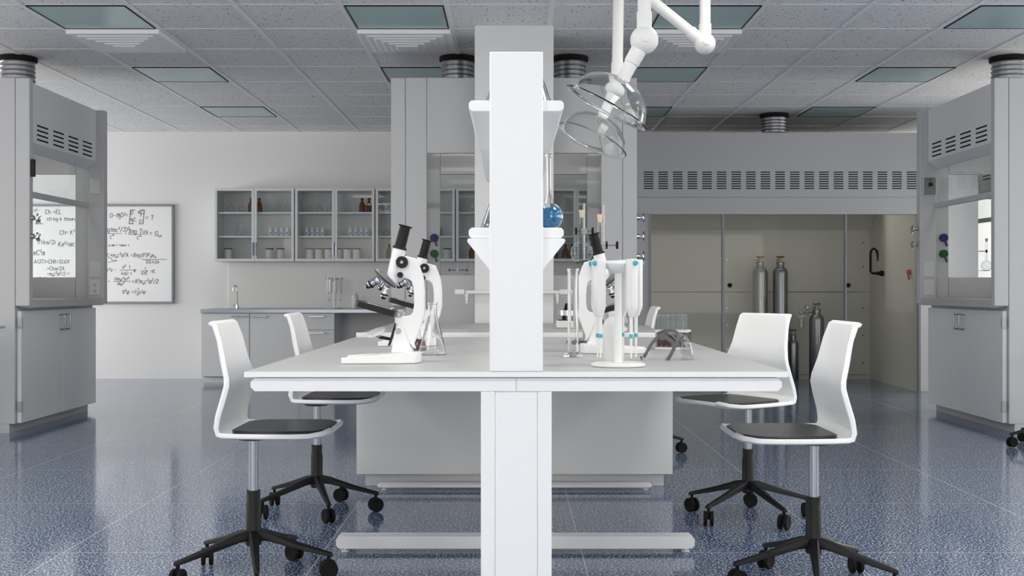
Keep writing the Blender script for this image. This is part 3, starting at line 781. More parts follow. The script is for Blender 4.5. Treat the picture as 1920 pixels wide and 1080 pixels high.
for z0, z1 in ((1.525, 1.557), (1.148, 1.179)):
    for s in (-1, 1):
        for (y0, y1) in ((.05, 4.30-D0-.003), (4.30-D0+.003, 5.655-D0)):
            c = .008
            x0, x1 = .066, .141
            pl = [(x0, z0), (x1-c, z0), (x1, z0+c), (x1, z1-c), (x1-c, z1), (x0, z1)]
            pl = [(s*x, z) for x, z in pl]
            MB().prism(pl, y0, y1).build('shelf', M['white'], t, bevel=.002)
        for y0 in (.046, 5.64-D0):
            if z0 < 1.2:
                MB().prism([(s*.064, 1.147), (s*.142, 1.147), (s*.146, 1.140), (s*.142, 1.133), (s*.072, 1.045), (s*.064, 1.03)], y0, y0+.012).build('bracket', M['white'], t)
            MB().prism([(s*.064, z1), (s*.082, z1), (s*.076, z1+.008), (s*.064, z1+.012)], y0, y0+.02).build('shelf_lip', M['white'], t)

# glassware on the shelves
def glass_flask(name, label, cat, loc, prof, th, m_=None, liquid=None, lmat=None):
    t = thing(name, label, cat, loc)
    MB().lathe(shell_glass(prof, th), n=40, cap=False).build('glass_body', m_ or M['glass'], t)
    if liquid: MB().lathe(liquid, n=40).build('liquid', lmat, t)
    return t
def conical(r, H, rn):
    return [(r*.92, 0), (r, .004), (r*.99, .012), (r*.9, .024), (rn*1.25, H*.68), (rn*1.03, H*.76), (rn, H*.80), (rn, H*.965), (rn*1.2, H*.98), (rn*1.2, H)]
dF = 3.60
glass_flask('conical_flask', 'clear conical flask on the upper shelf, left of the white tower post', 'flask', ((941-960)*dF/F-.008, dF, 1.5575), conical(.052, .155, .014), .0025)
glass_flask('conical_flask', 'clear conical flask on the upper shelf, right of the white tower post', 'flask', ((1002-960)*dF/F+.010, dF, 1.5575), conical(.052, .155, .014), .0025)
glass_flask('conical_flask', 'clear conical flask on the lower shelf, left of the white tower post', 'flask', ((941-960)*dF/F-.012, dF, 1.1795), conical(.058, .17, .014), .0025)
dv = 3.56; s_ = F/dv
rb = .047; prof = [(.022, 0), (.030, .004)]+[(rb*math.cos(R(q)), .044+rb*.95*math.sin(R(q))) for q in range(-50, 71, 8)]+[(.012, .103), (.0095, .115), (.0085, .13), (.0085, .228), (.011, .231), (.0115, .238), (.0095, .241)]
liq = [(.0, .0035), (.028, .0065)]+[((rb-.003)*math.cos(R(q)), .044+(rb-.003)*.95*math.sin(R(q))) for q in range(-50, 45, 8)]
zl = liq[-1][1]; liq += [(0.0, zl)]
glass_flask('volumetric_flask', 'long-necked round flask half full of bright blue liquid on the lower shelf', 'flask', ((1028.5-960)/s_, dv, 1.1795), prof, .0022, M['glass'], liq, M['blueliq'])

# ------------------------------------------------------------------ microscopes
def microscope(label, X, d, m):
    """built facing -x for m=+1, +x for m=-1; origin under the rear of its base"""
    t = thing('microscope', label, 'microscope', (X, d, .755), group='white student microscopes')
    K = 571.
    def q(px, py, y=0): return (m*(px-789)/K, y, (681-py)/K)
    def P(pts): return [(m*(px-789)/K, (681-py)/K) for px, py in pts]
    # base: horseshoe seen from above, sloping towards the toes
    b = MB()
    for s in (-1, 1):
        top = [(-.142, .019), (-.13, .0205), (-.03, .03), (0, .035)]
    out = []
    def bz(x): return .0195+max(0, min(1, (x+.252)/.2))*.016
    for s in (-1, 1):
        pl = [(-.252, s*.070), (-.245, s*.086), (-.06, s*.075), (-.012, s*.06), (0, s*.035), (0, 0), (-.085, 0), (-.10, s*.03), (-.235, s*.048), (-.25, s*.055)]
        vs = [(m*x, y, .0012) for x, y in pl]+[(m*x, y, bz(x)) for x, y in pl]
        n = len(pl); fs = [list(range(n))[::-1], list(range(n, 2*n))]+[(i, (i+1) % n, n+(i+1) % n, n+i) for i in range(n)]
        b._add(vs, fs)
    bm = b.build('foot', M['white_metal'], t, bevel=.003)
    MB().prism(P([(735, 662), (741, 622), (745, 614), (750, 612), (755, 615), (759, 622), (776, 662)]), -.030, -.018).build('pillar', M['white_metal'], t, bevel=.003)
    MB().prism(P([(735, 662), (741, 622), (745, 614), (750, 612), (755, 615), (759, 622), (776, 662)]), .018, .030).build('pillar', M['white_metal'], t, bevel=.003)
    for s in (-1, 1):
        MB().cyl(q(748, 621, s*.029), q(748, 621, s*.034), .0095, n=24).cyl(q(748, 621, s*.034), q(748, 621, s*.0355), .006, n=18).build('pivot_screw', M['steel'], t)
    arm = [(747, 483), (764, 481.5), (781, 486), (788, 503), (794, 521), (797, 551), (797, 585), (793, 604), (777, 645), (780, 656), (762, 640), (741, 634), (741, 594), (762, 593.5), (770, 592), (775, 586),
           (777, 572), (777, 555), (775.5, 540), (772, 529), (766, 524.5), (756, 521.5), (745, 519)]
    MB().prism(P(arm), -.0165, .0165).build('arm', M['white_metal'], t, bevel=.004, seg=3)
    ax = Vector(q(760.5, 424))-Vector(q(749.3, 467)); ax.normalize()
    b = MB().cyl(q(749, 469), q(735.5, 521), .0222, .0192, 28).lathe([(.0192, 0), (.0205, .001), (.0205, .004), (.015, .026)], q(735.5, 521), -ax, 28)
    b.build('body_tube', M['white_metal'], t)
    MB().prism(P([(742, 493), (755, 484), (760, 500), (756, 519), (742, 516)]), -.012, .012).build('focus_rack', M['steel'], t)
    e0 = Vector(q(749.3, 467)); L_ = (Vector(q(760.5, 424))-e0).length
    MB().lathe([(.0235, -.002), (.0235, .003), (.0215, .006), (.0185, .008), (.0178, L_-.006), (.0235, L_-.003), (.0235, L_), (.012, L_), (.012, L_-.004)], e0, ax, 32).build('eyepiece', M['black'], t)
    for s in (-1, 1):
        k = MB().lathe([(.013, 0), (.0195, .002), (.0195, .016), (.0175, .019), (.006, .019)], q(755, 493, s*.0165), (0, s, 0), 32).build('coarse_knob', M['black'], t)
        MB().cyl(q(755, 493, s*.0355), q(755, 493, s*.037), .0052, n=16).build('knob_cap', M['steel'], k)
        MB().lathe([(.0095, 0), (.0095, .012), (.008, .014)], q(751.4, 516.6, s*.0165), (0, s, 0), 24).build('fine_knob', M['black'], t)
    nd = Vector((m*-.66, 0, -.75)).normalized()      # revolving nosepiece
    c = Vector(q(723, 522.5))
    MB().lathe([(.02, -.012), (.038, -.008), (.0445, -.001), (.0445, .003)], c, nd, 36).build('nosepiece', M['satin'], t)
    MB().lathe([(.045, .0), (.0455, .0022), (.045, .0045), (.03, .0095)], c, nd, 36).build('nosepiece_rim', M['dark'], t)
    def objective(p0, p1, r, band, s=0):
        p0 = Vector(q(*p0)); p1 = Vector(q(*p1)); p0.y += s; p1.y += s*1.15; a_ = (p1-p0); Lo = a_.length
        b = MB(); b.m = 0
        b.lathe([(r*.9, 0), (r, Lo*.05), (r, Lo*.3)], p0, a_, 22)
        b.m = 1; b.lathe([(r*1.01, Lo*.3), (r*1.01, Lo*.34)], p0, a_, 22)
        b.m = 0; b.lathe([(r, Lo*.34), (r, Lo*.58)], p0, a_, 22)
        b.m = 2; b.lathe([(r*1.04, Lo*.58), (r*1.04, Lo*.70)], p0, a_, 22)
        b.m = 0; b.lathe([(r*.9, Lo*.70), (r*.8, Lo*.82)], p0, a_, 22)
        b.m = 2; b.lathe([(r*.78, Lo*.82), (r*.5, Lo*.95)], p0, a_, 22)
        b.m = 0; b.lathe([(r*.4, Lo*.95), (r*.35, Lo)], p0, a_, 16)
        b.build('objective', [M['chrome'], M[band], M['black']], t)
    objective((711, 524), (686, 540), .0135, 'blueband')
    objective((725, 537), (718.0, 563), .0125, 'redband')
    objective((719, 530), (709, 545), .0105, 'blueband', .030)
    # tilted black stage
    sa, ca = math.sin(R(15.5)), math.cos(R(15.5)); o = Vector(q(706, 577))
    st = bpy.data.objects.new('stage', None)
    b = MB()
    L2 = .066
    for (x0, x1, w_) in ((-L2, L2, .062),):
        pl = [(x0, -.5*w_), (x0+.012, -w_), (x1, -w_), (x1, w_), (x0+.012, w_), (x0, .5*w_)]
        b.prism([(m*x, y) for x, y in pl], -.013, .006, 'xy')
    so = b.build('stage', M['black'], t, loc=o, bevel=.002)
    so.rotation_euler = (0, m*R(15.5), 0)
    for s in (-1, 1):
        MB().box(m*-.03, m*.05, s*.03-.004, s*.03+.004, .0068, .0085).cyl((m*.05, s*.03, .006), (m*.05, s*.03, .012), .004, n=10).build('stage_clip', M['chrome'], so)
    MB().box(m*.046, m*.085, -.024, .024, -.010, .004).build('stage_mount', M['steel'], so)
    MB().prism(P([(741.5, 607), (744, 607), (731, 649), (728.5, 649)]), -.026, .026).build('mirror_plate', M['black'], t)
    mi = MB(); mc_ = Vector(q(706.5, 624, -.01)); md = Vector((m*-.36, -.28, .89)).normalized()
    mi.lathe([(.030, -.004), (.0335, -.001), (.0335, .004), (.029, .0055), (.0005, .0055)], mc_, md, 32)
    mo = mi.build('mirror', M['plastic'], t)
    MB().tube([q(700, 628.5, -.036), q(716, 634, -.036), q(731, 637, -.02)], .0035, 8).tube([q(700, 628.5, .036), q(716, 634, .036), q(731, 637, .02)], .0035, 8).build('mirror_yoke', M['black'], t)
    MB().box(m*-.002, m*.008, -.004, .004, .048, .054).cyl((m*-.004, 0, .051), (m*.016, 0, .051), .004, n=10).build('tension_screw', M['steel'], t)
    return t
microscope('white microscope facing left, nearest one on the left half of the bench', (789-960)*3.74/F, 3.74, 1)
microscope('white microscope facing left, standing behind the nearest left one', (823-960)*4.85/F, 4.85, 1)
microscope('white microscope facing right, half hidden behind the pipette stand', (1088-960)*4.29/F, 4.29, -1)

# ------------------------------------------------------------------ glass and tools on the bench top
d = 4.18
glass_flask('conical_flask', 'empty clear conical flask between the two left microscopes', 'flask', ((811-960)*d/F, d, .7555), conical(.052, .19, .0165), .0022)
d = 4.45
glass_flask('small_flask', 'small conical flask of dark red liquid behind the nearest left microscope', 'flask', ((783-960)*d/F, d, .7555), conical(.030, .085, .010), .0015, M['glass'],
            [(0, .003), (.0275, .0035), (.0275, .012), (.0245, .024), (.0165, .045), (0, .045)], M['redliq'])
d = 4.05
t = thing('graduated_cylinder', 'tall clear graduated cylinder right of the white tower post', 'measuring cylinder', ((1074.5-960)*d/F, d, .7555))
MB().lathe(shell_glass([(.0195, .012), (.0195, .30), (.0215, .308), (.0215, .313)], .002), n=32, cap=False).build('glass_body', M['glass'], t)
MB().lathe([(.038, 0), (.040, .003), (.040, .008), (.022, .016), (.018, .0185)], n=6).build('foot', M['glass'], t)
wash_bottle('large white plastic bottle standing right behind the pipette stand', ((1150-960)*3.78/F, 3.78, .7555), 1.05)
for o in ALL():
    if o.get('label', '').startswith('large white plastic bottle'): o.scale = (1, 1, 1.0)

def rig(label, flabel, px, d, z0, H, zc_, fx, r, Hf, clampx, ring=True, dirx=-1):
    """retort stand; the flask it holds is a thing of its own"""
    X = (px-960)*d/F
    t = thing('retort_stand', label, 'retort stand', (X, d, z0))
    MB().box(-.075, .075, -.05, .05, .002, .012).build('stand_base', M['dark'], t, bevel=.003)
    MB().cyl((0, 0, .012), (0, 0, H), .0055, n=12).build('rod', M['steel'], t)
    b = MB(); zz = clampx[0]
    b.box(-.012, .012, -.012, .012, zz-.012, zz+.012).cyl((clampx[1], 0, zz), (clampx[2], 0, zz), .004, n=8)
    b.tube([(fx, 0, zz), (fx-.013, -.010, zz), (fx, -.02, zz), (fx+.013, -.010, zz)], .003, 6)
    c_ = b.build('clamp', M['steel'], t)
    for xx in (clampx[1], clampx[2]): MB().lathe([(.004, -.005), (.016, -.004), (.016, .004), (.004, .005)], (xx, 0, zz), (1, 0, 0), 14).build('clamp_knob', M['black_soft'], c_)
    if ring:
        b = MB(); zr = zc_-r*.92
        b.tube([(0, 0, zr)]+[(fx+r*.55*math.cos(a), r*.55*math.sin(a), zr) for a in [math.pi*2*k/20+(math.pi if fx > 0 else 0) for k in range(21)]], .003, 6).box(-.01, .01, -.01, .01, zr-.01, zr+.01)
        ro = b.build('ring_clamp', M['dark'], t)
        MB().lathe([(.004, -.005), (.014, -.004), (.014, .004), (.004, .005)], (-fx*1.2, 0, zr), (1, 0, 0), 14).build('ring_knob', M['black_soft'], ro)
    t2 = thing('round_bottom_flask', flabel, 'flask', (X+fx, d-.0, z0+zc_))
    hh = Hf
    pr = [(0.0, -r)]+[(r*math.cos(R(q_)), r*math.sin(R(q_))) for q_ in range(-80, 76, 8)]+[(.013, r*1.1), (.011, r*1.25), (.011, hh)]
    MB().lathe(pr, n=32, cap=False).build('glass_body', M['ware'], t2)
    MB().lathe([(.0085, hh-.012), (.0125, hh+.02), (.0125, hh+.022)], n=16).build('stopper', M['cork'], t2, label='cork stopper')
    return t
rig('tall retort stand between the cylinder and the right microscope', 'clear round flask clamped left of the right microscope eyepiece', 1095, 5.0, .7555, .615, .40, -.010, .049, .165, (.495, -.035, .038))
rig('retort stand whose rod rises behind the right microscope eyepiece', 'cork-stoppered flask clamped behind the right microscope', 1131, 4.66, .7555, .585, .262, -.0131, .060, .262, (.42, .013, .057), ring=False)
rig('distant retort stand on the steel counter, seen through the central hood', 'distant corked flask on the steel counter', 858, 12.25, .778, .62, .33, .11, .05, .21, (.415, -.09, .10))

# white two-spout service tap fixed to the column
t = thing('service_tap', 'white horizontal tap bar with two small spouts behind the tower', 'tap', (.0, 7.46, .972))
b = MB().cyl((-.30, -.07, 0), (.32, -.07, 0), .012, n=16).cyl((0, 0, 0), (0, -.07, 0), .02, n=14)
b.build('tap_bar', M['plastic'], t)
for s in (-1, 1):
    MB().cyl((s*.31, -.07, 0), (s*.37, -.07, 0), .020, n=18).build('tap_handle', M['plastic'], t)
    MB().lathe([(.010, 0), (.012, .012), (.007, .022), (.009, .032), (.006, .045), (.006, .062)], (s*.295, -.07, -.01), (0, 0, -1), 14).build('nozzle', M['plastic'], t)

# sink unit behind the bench
t = thing('sink_unit', 'grey sink unit standing behind the far end of the bench', 'sink unit', (0.013, 5.70, 0))
SW = .794
b = MB()
for a_ in (-.30, .27):
    pass
def ring_plate(b, x0, x1, y0, y1, holes, z0, z1):
    xs = sorted({x0, x1, *[h[0] for h in holes], *[h[1] for h in holes]}); yy = sorted({y0, y1, *[h[2] for h in holes], *[h[3] for h in holes]})
    for i in range(len(xs)-1):
        for j in range(len(yy)-1):
            mx_, my_ = (xs[i]+xs[i+1])/2, (yy[j]+yy[j+1])/2
            if not any(h[0] < mx_ < h[1] and h[2] < my_ < h[3] for h in holes): b.box(xs[i], xs[i+1], yy[j], yy[j+1], z0, z1)
holes = [(-.50, -.24, .18, .56), (.26, .52, .18, .56)]
ring_plate(b, -SW+.01, SW-.01, .02, 1.73, holes, .758, .7715)
b.build('worktop', M['sill'], t, smooth=False)
MB().box(-SW, SW, 0, .02, .752, .776).build('front_edge', M['white'], t, bevel=.002)
for h in holes:
    b = MB().box(h[0]-.008, h[0], h[2], h[3], .6, .758).box(h[1], h[1]+.008, h[2], h[3], .6, .758).box(h[0], h[1], h[2]-.008, h[2], .6, .758).box(h[0], h[1], h[3], h[3]+.008, .6, .758).box(h[0], h[1], h[2], h[3], .595, .60)
    b.build('sink_basin', M['plastic'], t)
MB().box(-SW+.002, SW-.002, 0.0, .60, .067, .59).box(-SW+.002, SW-.002, 0, .02, .59, .75).box(-SW+.002, -SW+.02, .02, .60, .59, .75).box(SW-.02, SW-.002, .02, .60, .59, .75).build('cabinet_body', M['unit'], t, bevel=.002)
MB().box(-SW+.04, SW-.04, .05, .58, .001, .067).build('plinth', M['unit'], t)
MB().box(-SW+.03, -SW+.07, 1.66, 1.70, 0, .757).build('rear_leg', M['white_metal'], t)
MB().box(SW-.07, SW-.03, 1.66, 1.70, 0, .757).build('rear_leg', M['white_metal'], t)
d = 6.5
t = thing('stirrer', 'small white laboratory device with a black cone on the sink unit', 'lab device', ((1061-960)*d/F, d, .773))
MB().box(-.056, .056, -.05, .05, 0, .042).build('body', M['plastic'], t, bevel=.004)
MB().box(-.045, .05, -.04, .04, .042, .046).cyl((-.01, 0, .046), (-.01, 0, .068), .012, n=12).cyl((.02, 0, .046), (.02, 0, .068), .012, n=12).build('hotplate', M['black'], t)
MB().lathe([(.04, .068), (.044, .07), (.044, .10), (.04, .102)], n=24).build('steel_ring', M['chrome'], t)
MB().lathe([(.019, .102), (.010, .135), (.009, .14)], (.006, 0, 0), n=20).build('black_cone', M['black_soft'], t)

# test tubes in a rack
d = 4.56; RX, RA = (1262-960)*d/F, R(-14)
t = thing('test_tube_rack', 'white test tube rack at the right of the bench', 'test tube rack', (RX, d, .7555), RA)
wx, wy = .066, .055
MB().box(-wx, wx, -wy, wy, 0, .009).build('rack_base', M['plastic'], t, bevel=.001)
b = MB(); holes = []
nx_, ny_ = 6, 4
cen = [(-wx+.016+(2*wx-.032)*i/(nx_-1)-.004, -wy+.015+(2*wy-.03)*j/(ny_-1)) for i in range(nx_) for j in range(ny_)]
holes = [(x-.0075, x+.0075, y-.0075, y+.0075) for x, y in cen]
ring_plate(b, -wx, wx, -wy, wy, holes, .069, .077); b.build('rack_top', M['plastic'], t, smooth=False)
for x in (-wx, wx-.004):
    MB().box(x, x+.004, -wy, wy, .009, .069).build('rack_side', M['cabpane'], t)
u_ = []
tp = thing('test_tube', 'x', 'test tube')
MB().lathe([(.0, 0), (.004, .001), (.0062, .005), (.0064, .008), (.0064, .126), (.0072, .127), (.0072, .129)], n=12, cap=False).build('glass_body', M['ware'], tp)
MB().lathe([(.0, .0015), (.0035, .002), (.0056, .006), (.0056, .056)], n=12).build('liquid', M['redliq'], tp, label='dark red liquid')
c_, s__ = math.cos(RA), math.sin(RA)
for k, (x, y) in enumerate(cen):
    i, j = divmod(k, ny_)
    first(u_, tp, loc=(RX+x*c_-y*s__, d+x*s__+y*c_, .7555+.0095), rz=0, group='test tubes of dark red liquid in the rack',
          label=f'test tube of dark red liquid, {["front", "second", "third", "back"][j]} row of the rack, {["first", "second", "third", "fourth", "fifth", "sixth"][i]} from the left')

# safety goggles lying upside down
d = 3.86
t = thing('safety_goggles', 'dark grey framed clear safety goggles lying in front of the test tubes', 'safety goggles', at(1250, 675.5, d))
o = at(1250, 675.5, d)
def g_(px, py, dy=0): 
    v_ = at(px, py, d)-o; v_.y = dy; return v_
def smooth_path(pts, n=5):
    P_ = [Vector(p) for p in pts]; out = []
    for i in range(len(P_)-1):
        p0, p1, p2, p3 = P_[max(i-1, 0)], P_[i], P_[i+1], P_[min(i+2, len(P_)-1)]
        for k in range(n):
            u = k/n
            out.append(.5*((2*p1)+(-p0+p2)*u+(2*p0-5*p1+4*p2-p3)*u*u+(-p0+3*p1-3*p2+p3)*u**3))
    out.append(P_[-1]); return out
def strip(pts, wds, name, dirs=Vector((.15, .55, .82))):
    pth = smooth_path(pts, 5); n = len(pth); b = MB(); 
    vs = []; fs = []
    for i, p in enumerate(pth):
        dd_ = (pth[min(i+1, n-1)]-pth[max(i-1, 0)]).normalized()
        wv = dd_.cross(Vector((0, 1, 0))).normalized()
        w_ = wds[0]+(wds[1]-wds[0])*i/(n-1)
        th = Vector((0, .0022, 0))
        vs += [p-wv*w_/2-th, p+wv*w_/2-th, p+wv*w_/2+th, p-wv*w_/2+th]
    for i in range(n-1):
        for k in range(4):
            j = (k+1) % 4; fs.append((i*4+k, i*4+j, i*4+4+j, i*4+4+k))
    fs.append((3,2,1,0)); k = (n-1)*4; fs.append((k, k+1, k+2, k+3))
    b._add(vs, fs); return b.build(name, M['gog'], t, bevel=.0008)
strip([g_(1207, 670, .0), g_(1213, 660, .0), g_(1222, 646, .01), g_(1234, 634, .025), g_(1247, 628, .045), g_(1258, 628, .06)], (.010, .013), 'temple_arm')
strip([g_(1251, 673, -.02), g_(1258, 661, -.02), g_(1265, 646, -.02), g_(1270.5, 632, -.015), g_(1270, 624, .0), g_(1262, 620.5, .03), g_(1250, 621.5, .055), g_(1238, 627, .07)], (.012, .009), 'temple_arm')
strip([g_(1236, 634, -.01), g_(1246, 633, -.012), g_(1255, 637, -.015), g_(1262, 645, -.018), g_(1261, 655, -.018), g_(1257, 662, -.018)], (.015, .010), 'brow_bar')
MB().prism([(-.083, .012), (-.092, .016), (-.086, 0.0), (-.081, .008)], -.006, .006).build('temple_tip', M['gog'], t)
MB().prism([(-.008, .008), (.008, .004), (.0, -.0), (-.004, .004)], -.026, -.014).build('temple_tip', M['gog'], t)
b = MB(); vs = []; fs = []; nu, nv = 14, 8
top = smooth_path([g_(1243, 626, .085), g_(1262, 622, .04), g_(1271, 626, .0), g_(1266, 640, -.02)], 5)[:nu+1]
bot = smooth_path([g_(1286, 667, .105), g_(1302, 670, .06), g_(1300, 674.6, .01), g_(1272, 674.8, -.012)], 5)[:nu+1]
for i in range(len(top)):
    for k in range(nv+1):
        u = k/nv; p = top[i].lerp(bot[i], u); p.z += .022*math.sin(math.pi*u); p.x += .012*math.sin(math.pi*u); vs.append(p)
for i in range(len(top)-1):
    for k in range(nv): fs.append((i*(nv+1)+k, i*(nv+1)+k+1, (i+1)*(nv+1)+k+1, (i+1)*(nv+1)+k))
b._add(vs, fs); le = b.build('lens', M['lens'], t)
so_ = le.modifiers.new('thickness', 'SOLIDIFY'); so_.thickness = .0015

# ------------------------------------------------------------------ chairs
def chair(label, X, Y, rz, base0, group='white shell lab chairs on black castors'):
    t = thing('lab_chair', label, 'chair', (X, Y, 0), rz, group)
    path = [(-.116, .876), (-.108, .882), (-.098, .876), (-.088, .83), (-.070, .755), (-.054, .70), (-.052, .675), (-.060, .64), (-.078, .575), (-.083, .538), (-.078, .519), (-.058, .508), (0, .506), (.08, .505), (.17, .505), (.225, .506), (.266, .511), (.288, .520)]
    wid = [.142, .148, .150, .153, .164, .182, .19, .195, .202, .206, .207, .207, .207, .207, .207, .203, .168, .125]
    vs = []; fs = []; n = 10; mm = len(path)
    for i, ((x, z), w_) in enumerate(zip(path, wid)):
        for k in range(n+1):
            u = 2*k/n-1
            e = max(0, abs(u)-.8)/.2
            if z < .53 and i > 10: vs.append((x, w_*u, z+.008*e*e))
            elif i > 2: vs.append((x+.008*e*e*(1 if i < 11 else 0)-.012*(1-u*u)*(i in range(4, 10)), w_*u, z))
            else: vs.append((x, w_*u, z))
    for i in range(mm-1):
        for k in range(n): fs.append((i*(n+1)+k, i*(n+1)+k+1, (i+1)*(n+1)+k+1, (i+1)*(n+1)+k))
    b = MB(); b._add(vs, fs); o = b.build('seat_shell', M['white'], t, recalc=False)
    s_ = o.modifiers.new('thickness', 'SOLIDIFY'); s_.thickness = .016; s_.offset = 0
    bv = o.modifiers.new('bevel', 'BEVEL'); bv.width = .004; bv.segments = 2; bv.limit_method = 'ANGLE'; bv.angle_limit = R(50)
    pl = [(-.045, -.12), (-.03, -.155), (.02, -.178), (.1, -.184), (.20, -.182), (.245, -.165), (.27, -.12), (.277, -.06)]
    pl = pl+[(x, -y) for x, y in pl[::-1]]
    MB().prism(pl, .5135, .527, 'xy').build('seat_pad', M['pad'], t, bevel=.005, seg=3)
    MB().cyl((0, 0, .478), (0, 0, .497), .05, .08, 24).build('seat_plate', M['dark'], t)
    MB().cyl((0, 0, .27), (0, 0, .485), .0165, n=24).build('gas_lift', M['alu'], t)
    MB().lathe([(.0235, .302), (.0235, .262), (.026, .258), (.026, .16), (.028, .15), (.028, .118), (.023, .112)], n=28).build('column_sleeve', M['black'], t)
    for k in range(5):
        a_ = R(base0+72*k)-rz
        b = MB()
        secs = [(.018, .038, .034, .150), (.06, .034, .030, .143), (.16, .026, .022, .112), (.25, .021, .017, .088), (.272, .018, .014, .083), (.276, .014, .010, .081)]
        vs = []; fs = []
        for (x, w_, h_, zc) in secs:
            vs += [(x, -w_/2, zc-h_*.5), (x, w_/2, zc-h_*.5), (x, w_/2, zc+h_*.2), (x, w_*.3, zc+h_*.5), (x, -w_*.3, zc+h_*.5), (x, -w_/2, zc+h_*.2)]
        for i in range(len(secs)-1):
            for j in range(6): fs.append((i*6+j, i*6+(j+1) % 6, (i+1)*6+(j+1) % 6, (i+1)*6+j))
        fs.append((5,4,3,2,1,0)); q0 = (len(secs)-1)*6; fs.append(tuple(q0+j for j in range(6)))
        arm_ = b._add(vs, fs).build('base_arm', M['black'], t, bevel=.002); arm_.rotation_euler = (0, 0, a_)
        cs = MB()
        for s in (-1, 1):
            cs.lathe([(.006, 0), (.026, .001), (.0315, .004), (.0315, .013), (.028, .016), (.02, .0145), (.006, .0145)], (.0, s*.005, .0325), (0, s, 0), 28)
        cs.box(-.008, .008, -.005, .005, .03, .062).cyl((0, 0, .05), (0, 0, .078), .0065, n=12)
        c2 = cs.build('castor', M['black_soft'], t, loc=(.262*math.cos(a_), .262*math.sin(a_), 0.0006))
        c2.rotation_euler = (0, 0, a_+R(([20, 80, -35, 50, 10][k])+base0))
    return t
chair('white shell chair with black pad at the left front of the bench', -.893, 3.93, 0, -3)
chair('white shell chair behind the front one on the left side of the bench', -.870, 5.07, 0, 2.5)
chair('white shell chair turned diagonally, rear one on the right side of the bench', 1.025, 4.94, R(212), 76)
chair('white shell chair facing the bench at its right front corner', 1.01, 3.81, R(180), -30)
chair('distant white chair tucked behind the sink unit, only its back and a castor showing', .765, 6.90, R(180), 0)
chair('chair cut by the frame edge below the right hood, showing one black castor', 3.40, 7.14, 0, 180)

# second bench on the left, mostly out of the picture
t = thing('side_bench', 'white bench whose corner shows at the left edge', 'lab bench', (-4.075, 5.2, 0))
MB().box(-.796, .796, 0, 2.16, .739, .755).build('bench_top', M['top'], t, bevel=.0015)
MB().box(-.78, .76, .05, 2.13, .697, .737).build('apron', M['white'], t, bevel=.003)
for y in (.3, 1.9):
    MB().box(-.10, .10, y, y+.06, .06, .696).build('post', M['white'], t)
    MB().box(-.66, .66, y, y+.06, .004, .06).build('foot_bar', M['white_metal'], t, bevel=.004)

# ------------------------------------------------------------------ articulated extraction arms with clear domes
def extraction_arm(label, d, bx0, ax_deg, jx, jz, kx, kz, Ld=.313, ty=-.1):
    """ball at (bx0, 2.033); knee ball at (kx, kz); upper joint at (jx, jz)"""
    t = thing('extraction_arm', label, 'extraction arm', (bx0, d, 2.033), group='articulated extraction arms')
    W = M['plastic']; ball = Vector((0, 0, 0)); J = Vector((jx-bx0, 0, jz-2.033)); K_ = Vector((kx-bx0, 0, kz-2.033))
    top = Vector((kx-bx0, 0, HC-.002-2.033))
    def joint(c, r, nm='ball_joint'):
        b = MB().ball(c, r, 32).lathe([(r*.32, r*.9), (r*.32, r*1.0), (r*.26, r*1.04), (r*.0, r*1.04)], c, (0, -1, 0), 24)
        return b.build(nm, W, t)
    joint(ball, .059); joint(J, .055); joint(K_, .054)
    def pipe(p, q_, r, cap0=.10, cap1=.10):
        dv_ = (q_-p).normalized(); ln2 = (q_-p).length
        MB().cyl(p, q_, r*.9, n=28).build('pipe', W, t)
        if cap0: MB().lathe([(r*.9, .03), (r*1.03, .031), (r*1.03, cap0), (r*.9, cap0+.001)], p, dv_, 28).build('pipe_collar', W, t)
        if cap1: MB().lathe([(r*.9, ln2-cap1), (r*1.03, ln2-cap1+.001), (r*1.03, ln2-.03), (r*.9, ln2-.029)], p, dv_, 28).build('pipe_collar', W, t)
    pipe(ball, J, .031, .115, .1); pipe(J, K_, .031, .1, .1); pipe(K_, top, .031, .1, 0)
    MB().lathe([(.09, 0), (.09, -.008), (.05, -.03), (.03, -.031)], top, (0, 0, 1), 32).build('ceiling_mount', W, t)
    a_ = R(ax_deg); dv_ = Vector((-math.sin(a_), ty, -math.cos(a_))).normalized()
    MB().lathe([(.030, .04), (.034, .045), (.033, .11), (.0325, .111), (.029, .112), (.028, .17), (.033, .185), (.036, .195)], ball, dv_, 28).build('nozzle_pipe', W, t)
    prof = [(.034, .185), (.06, .19), (.10, .204), (.135, .228), (.16, .262), (.172, .300), (.176, Ld-.004), (.190, Ld), (.193, Ld+.004), (.190, Ld+.008)]
    th = .004
    inner = [(.172, Ld+.001), (.168, .300), (.156, .264), (.131, .231), (.098, .208), (.059, .194), (.034, .189)]
    MB().lathe(prof+inner+[(.034, .185)], ball, dv_, 64, cap=False).build('clear_dome', M['dome'], t, label='clear dome-shaped hood')
    return t
da = 4.74
extraction_arm('white extraction arm with the larger clear dome, nearer one', da, (1208-960)*da/F, 29, .551, 2.62, 1.00, 2.275, .316, .06)
da = 5.80
extraction_arm('white extraction arm with the lower clear dome, farther one', da, (1157-960)*da/F, 25, .545, 2.60, .984, 2.245, .312)
# rig inside the second right hood
rig('retort stand seen through the right fume hood', 'corked round flask seen through the right fume hood', 1828, 11.3, .9205, .80, .30, .115, .052, .25, (.445, -.05, .115))

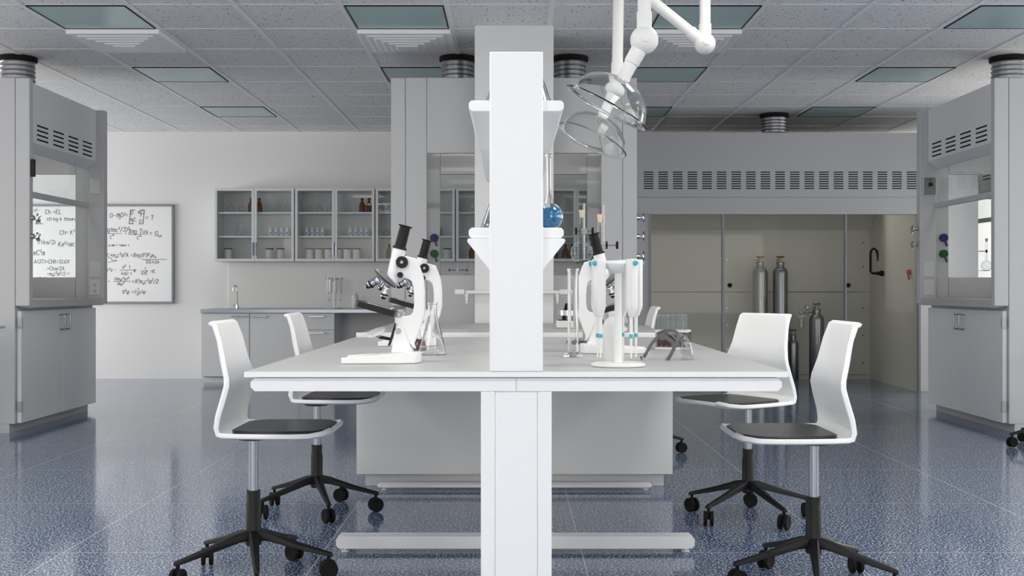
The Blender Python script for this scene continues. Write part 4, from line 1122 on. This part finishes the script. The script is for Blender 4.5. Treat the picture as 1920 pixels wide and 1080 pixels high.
# ------------------------------------------------------------------ camera, daylight and added fill lights, colour management
cam = bpy.data.cameras.new('camera'); cam.lens = 40; cam.sensor_width = 36
co = bpy.data.objects.new('camera', cam); COL.objects.link(co); co.location = (0, 0, 1); co.rotation_euler = (R(90), 0, 0)
bpy.context.scene.camera = co
def area(name, loc, rot, sx, sy, power, col=(1, 1, 1)):
    l = bpy.data.lights.new(name, 'AREA'); l.shape = 'RECTANGLE'; l.size = sx; l.size_y = sy; l.energy = power; l.color = col
    o = bpy.data.objects.new(name, l); COL.objects.link(o); o.location = loc; o.rotation_euler = rot
    return o
WARM = (1, .958, .868)
area('daylight_front_window', (-4.65, YF-.05, 1.4), (R(103), 0, 0), 4.5, 2.2, 240, WARM)
area('daylight_front_window', (4.65, YF-.05, 1.4), (R(103), 0, 0), 4.5, 2.2, 195, WARM)
area('left_window_and_fill', (XL-.05, 10.3, 1.15), (R(78), 0, R(-90)), 3.4, 1.2, 98, WARM)
area('left_window_and_fill', (XL-.05, 3.0, 1.5), (R(104), 0, R(-90)), 7, 1.9, 130, WARM)  # added ambient fill through the long left opening, out of view
area('right_window_and_fill', (XR+.05, 3.0, 1.5), (R(104), 0, R(90)), 7, 1.9, 140, WARM)  # matching fill added on the right side, also unseen
area('right_window_and_fill', (XR+.05, 10.2, 1.6), (R(90), 0, R(90)), 2.6, 1.7, 140, WARM)
# fill lights added under the ceiling over the front part of the room (all above the picture's upper edge)
for k, y in enumerate((8.208-5*T, 8.208-8*T, 8.208-11*T, 8.208-14*T, 8.208-17*T)):
    for x in colc[1:5]:
        area('ceiling_fill_light', (x, y+T/2, HC-.03), (0, 0, 0), .56, .56, (8, 15, 16, 12, 8)[k], WARM)
# unseen fill lights added under the hood roofs to brighten the interiors
for hx in (-3.324-.45, -.835+.45, .862-.45, 3.324+.45):
    area('hood_fill_light', (hx, DH+.75, 2.40), (0, 0, 0), .2, .9, 2.2, WARM)
area('hood_fill_light', (2.6, 12.0, 2.44), (0, 0, 0), 2.0, .3, 9, WARM)
sc = bpy.context.scene
w_ = bpy.data.worlds.new('sky'); sc.world = w_; w_.use_nodes = True
bg = w_.node_tree.nodes['Background']; bg.inputs[0].default_value = (.9, .9, .9, 1); bg.inputs[1].default_value = .5
sc.view_settings.view_transform = 'Standard'; sc.view_settings.look = 'None'; sc.view_settings.gamma = 1; sc.view_settings.exposure = 0
sc.view_settings.use_curve_mapping = False
cy = sc.cycles; cy.use_denoising = True; cy.max_bounces = 14; cy.diffuse_bounces = 5; cy.glossy_bounces = 6; cy.transmission_bounces = 12; cy.transparent_max_bounces = 24
cy.sample_clamp_indirect = 6; cy.caustics_reflective = False
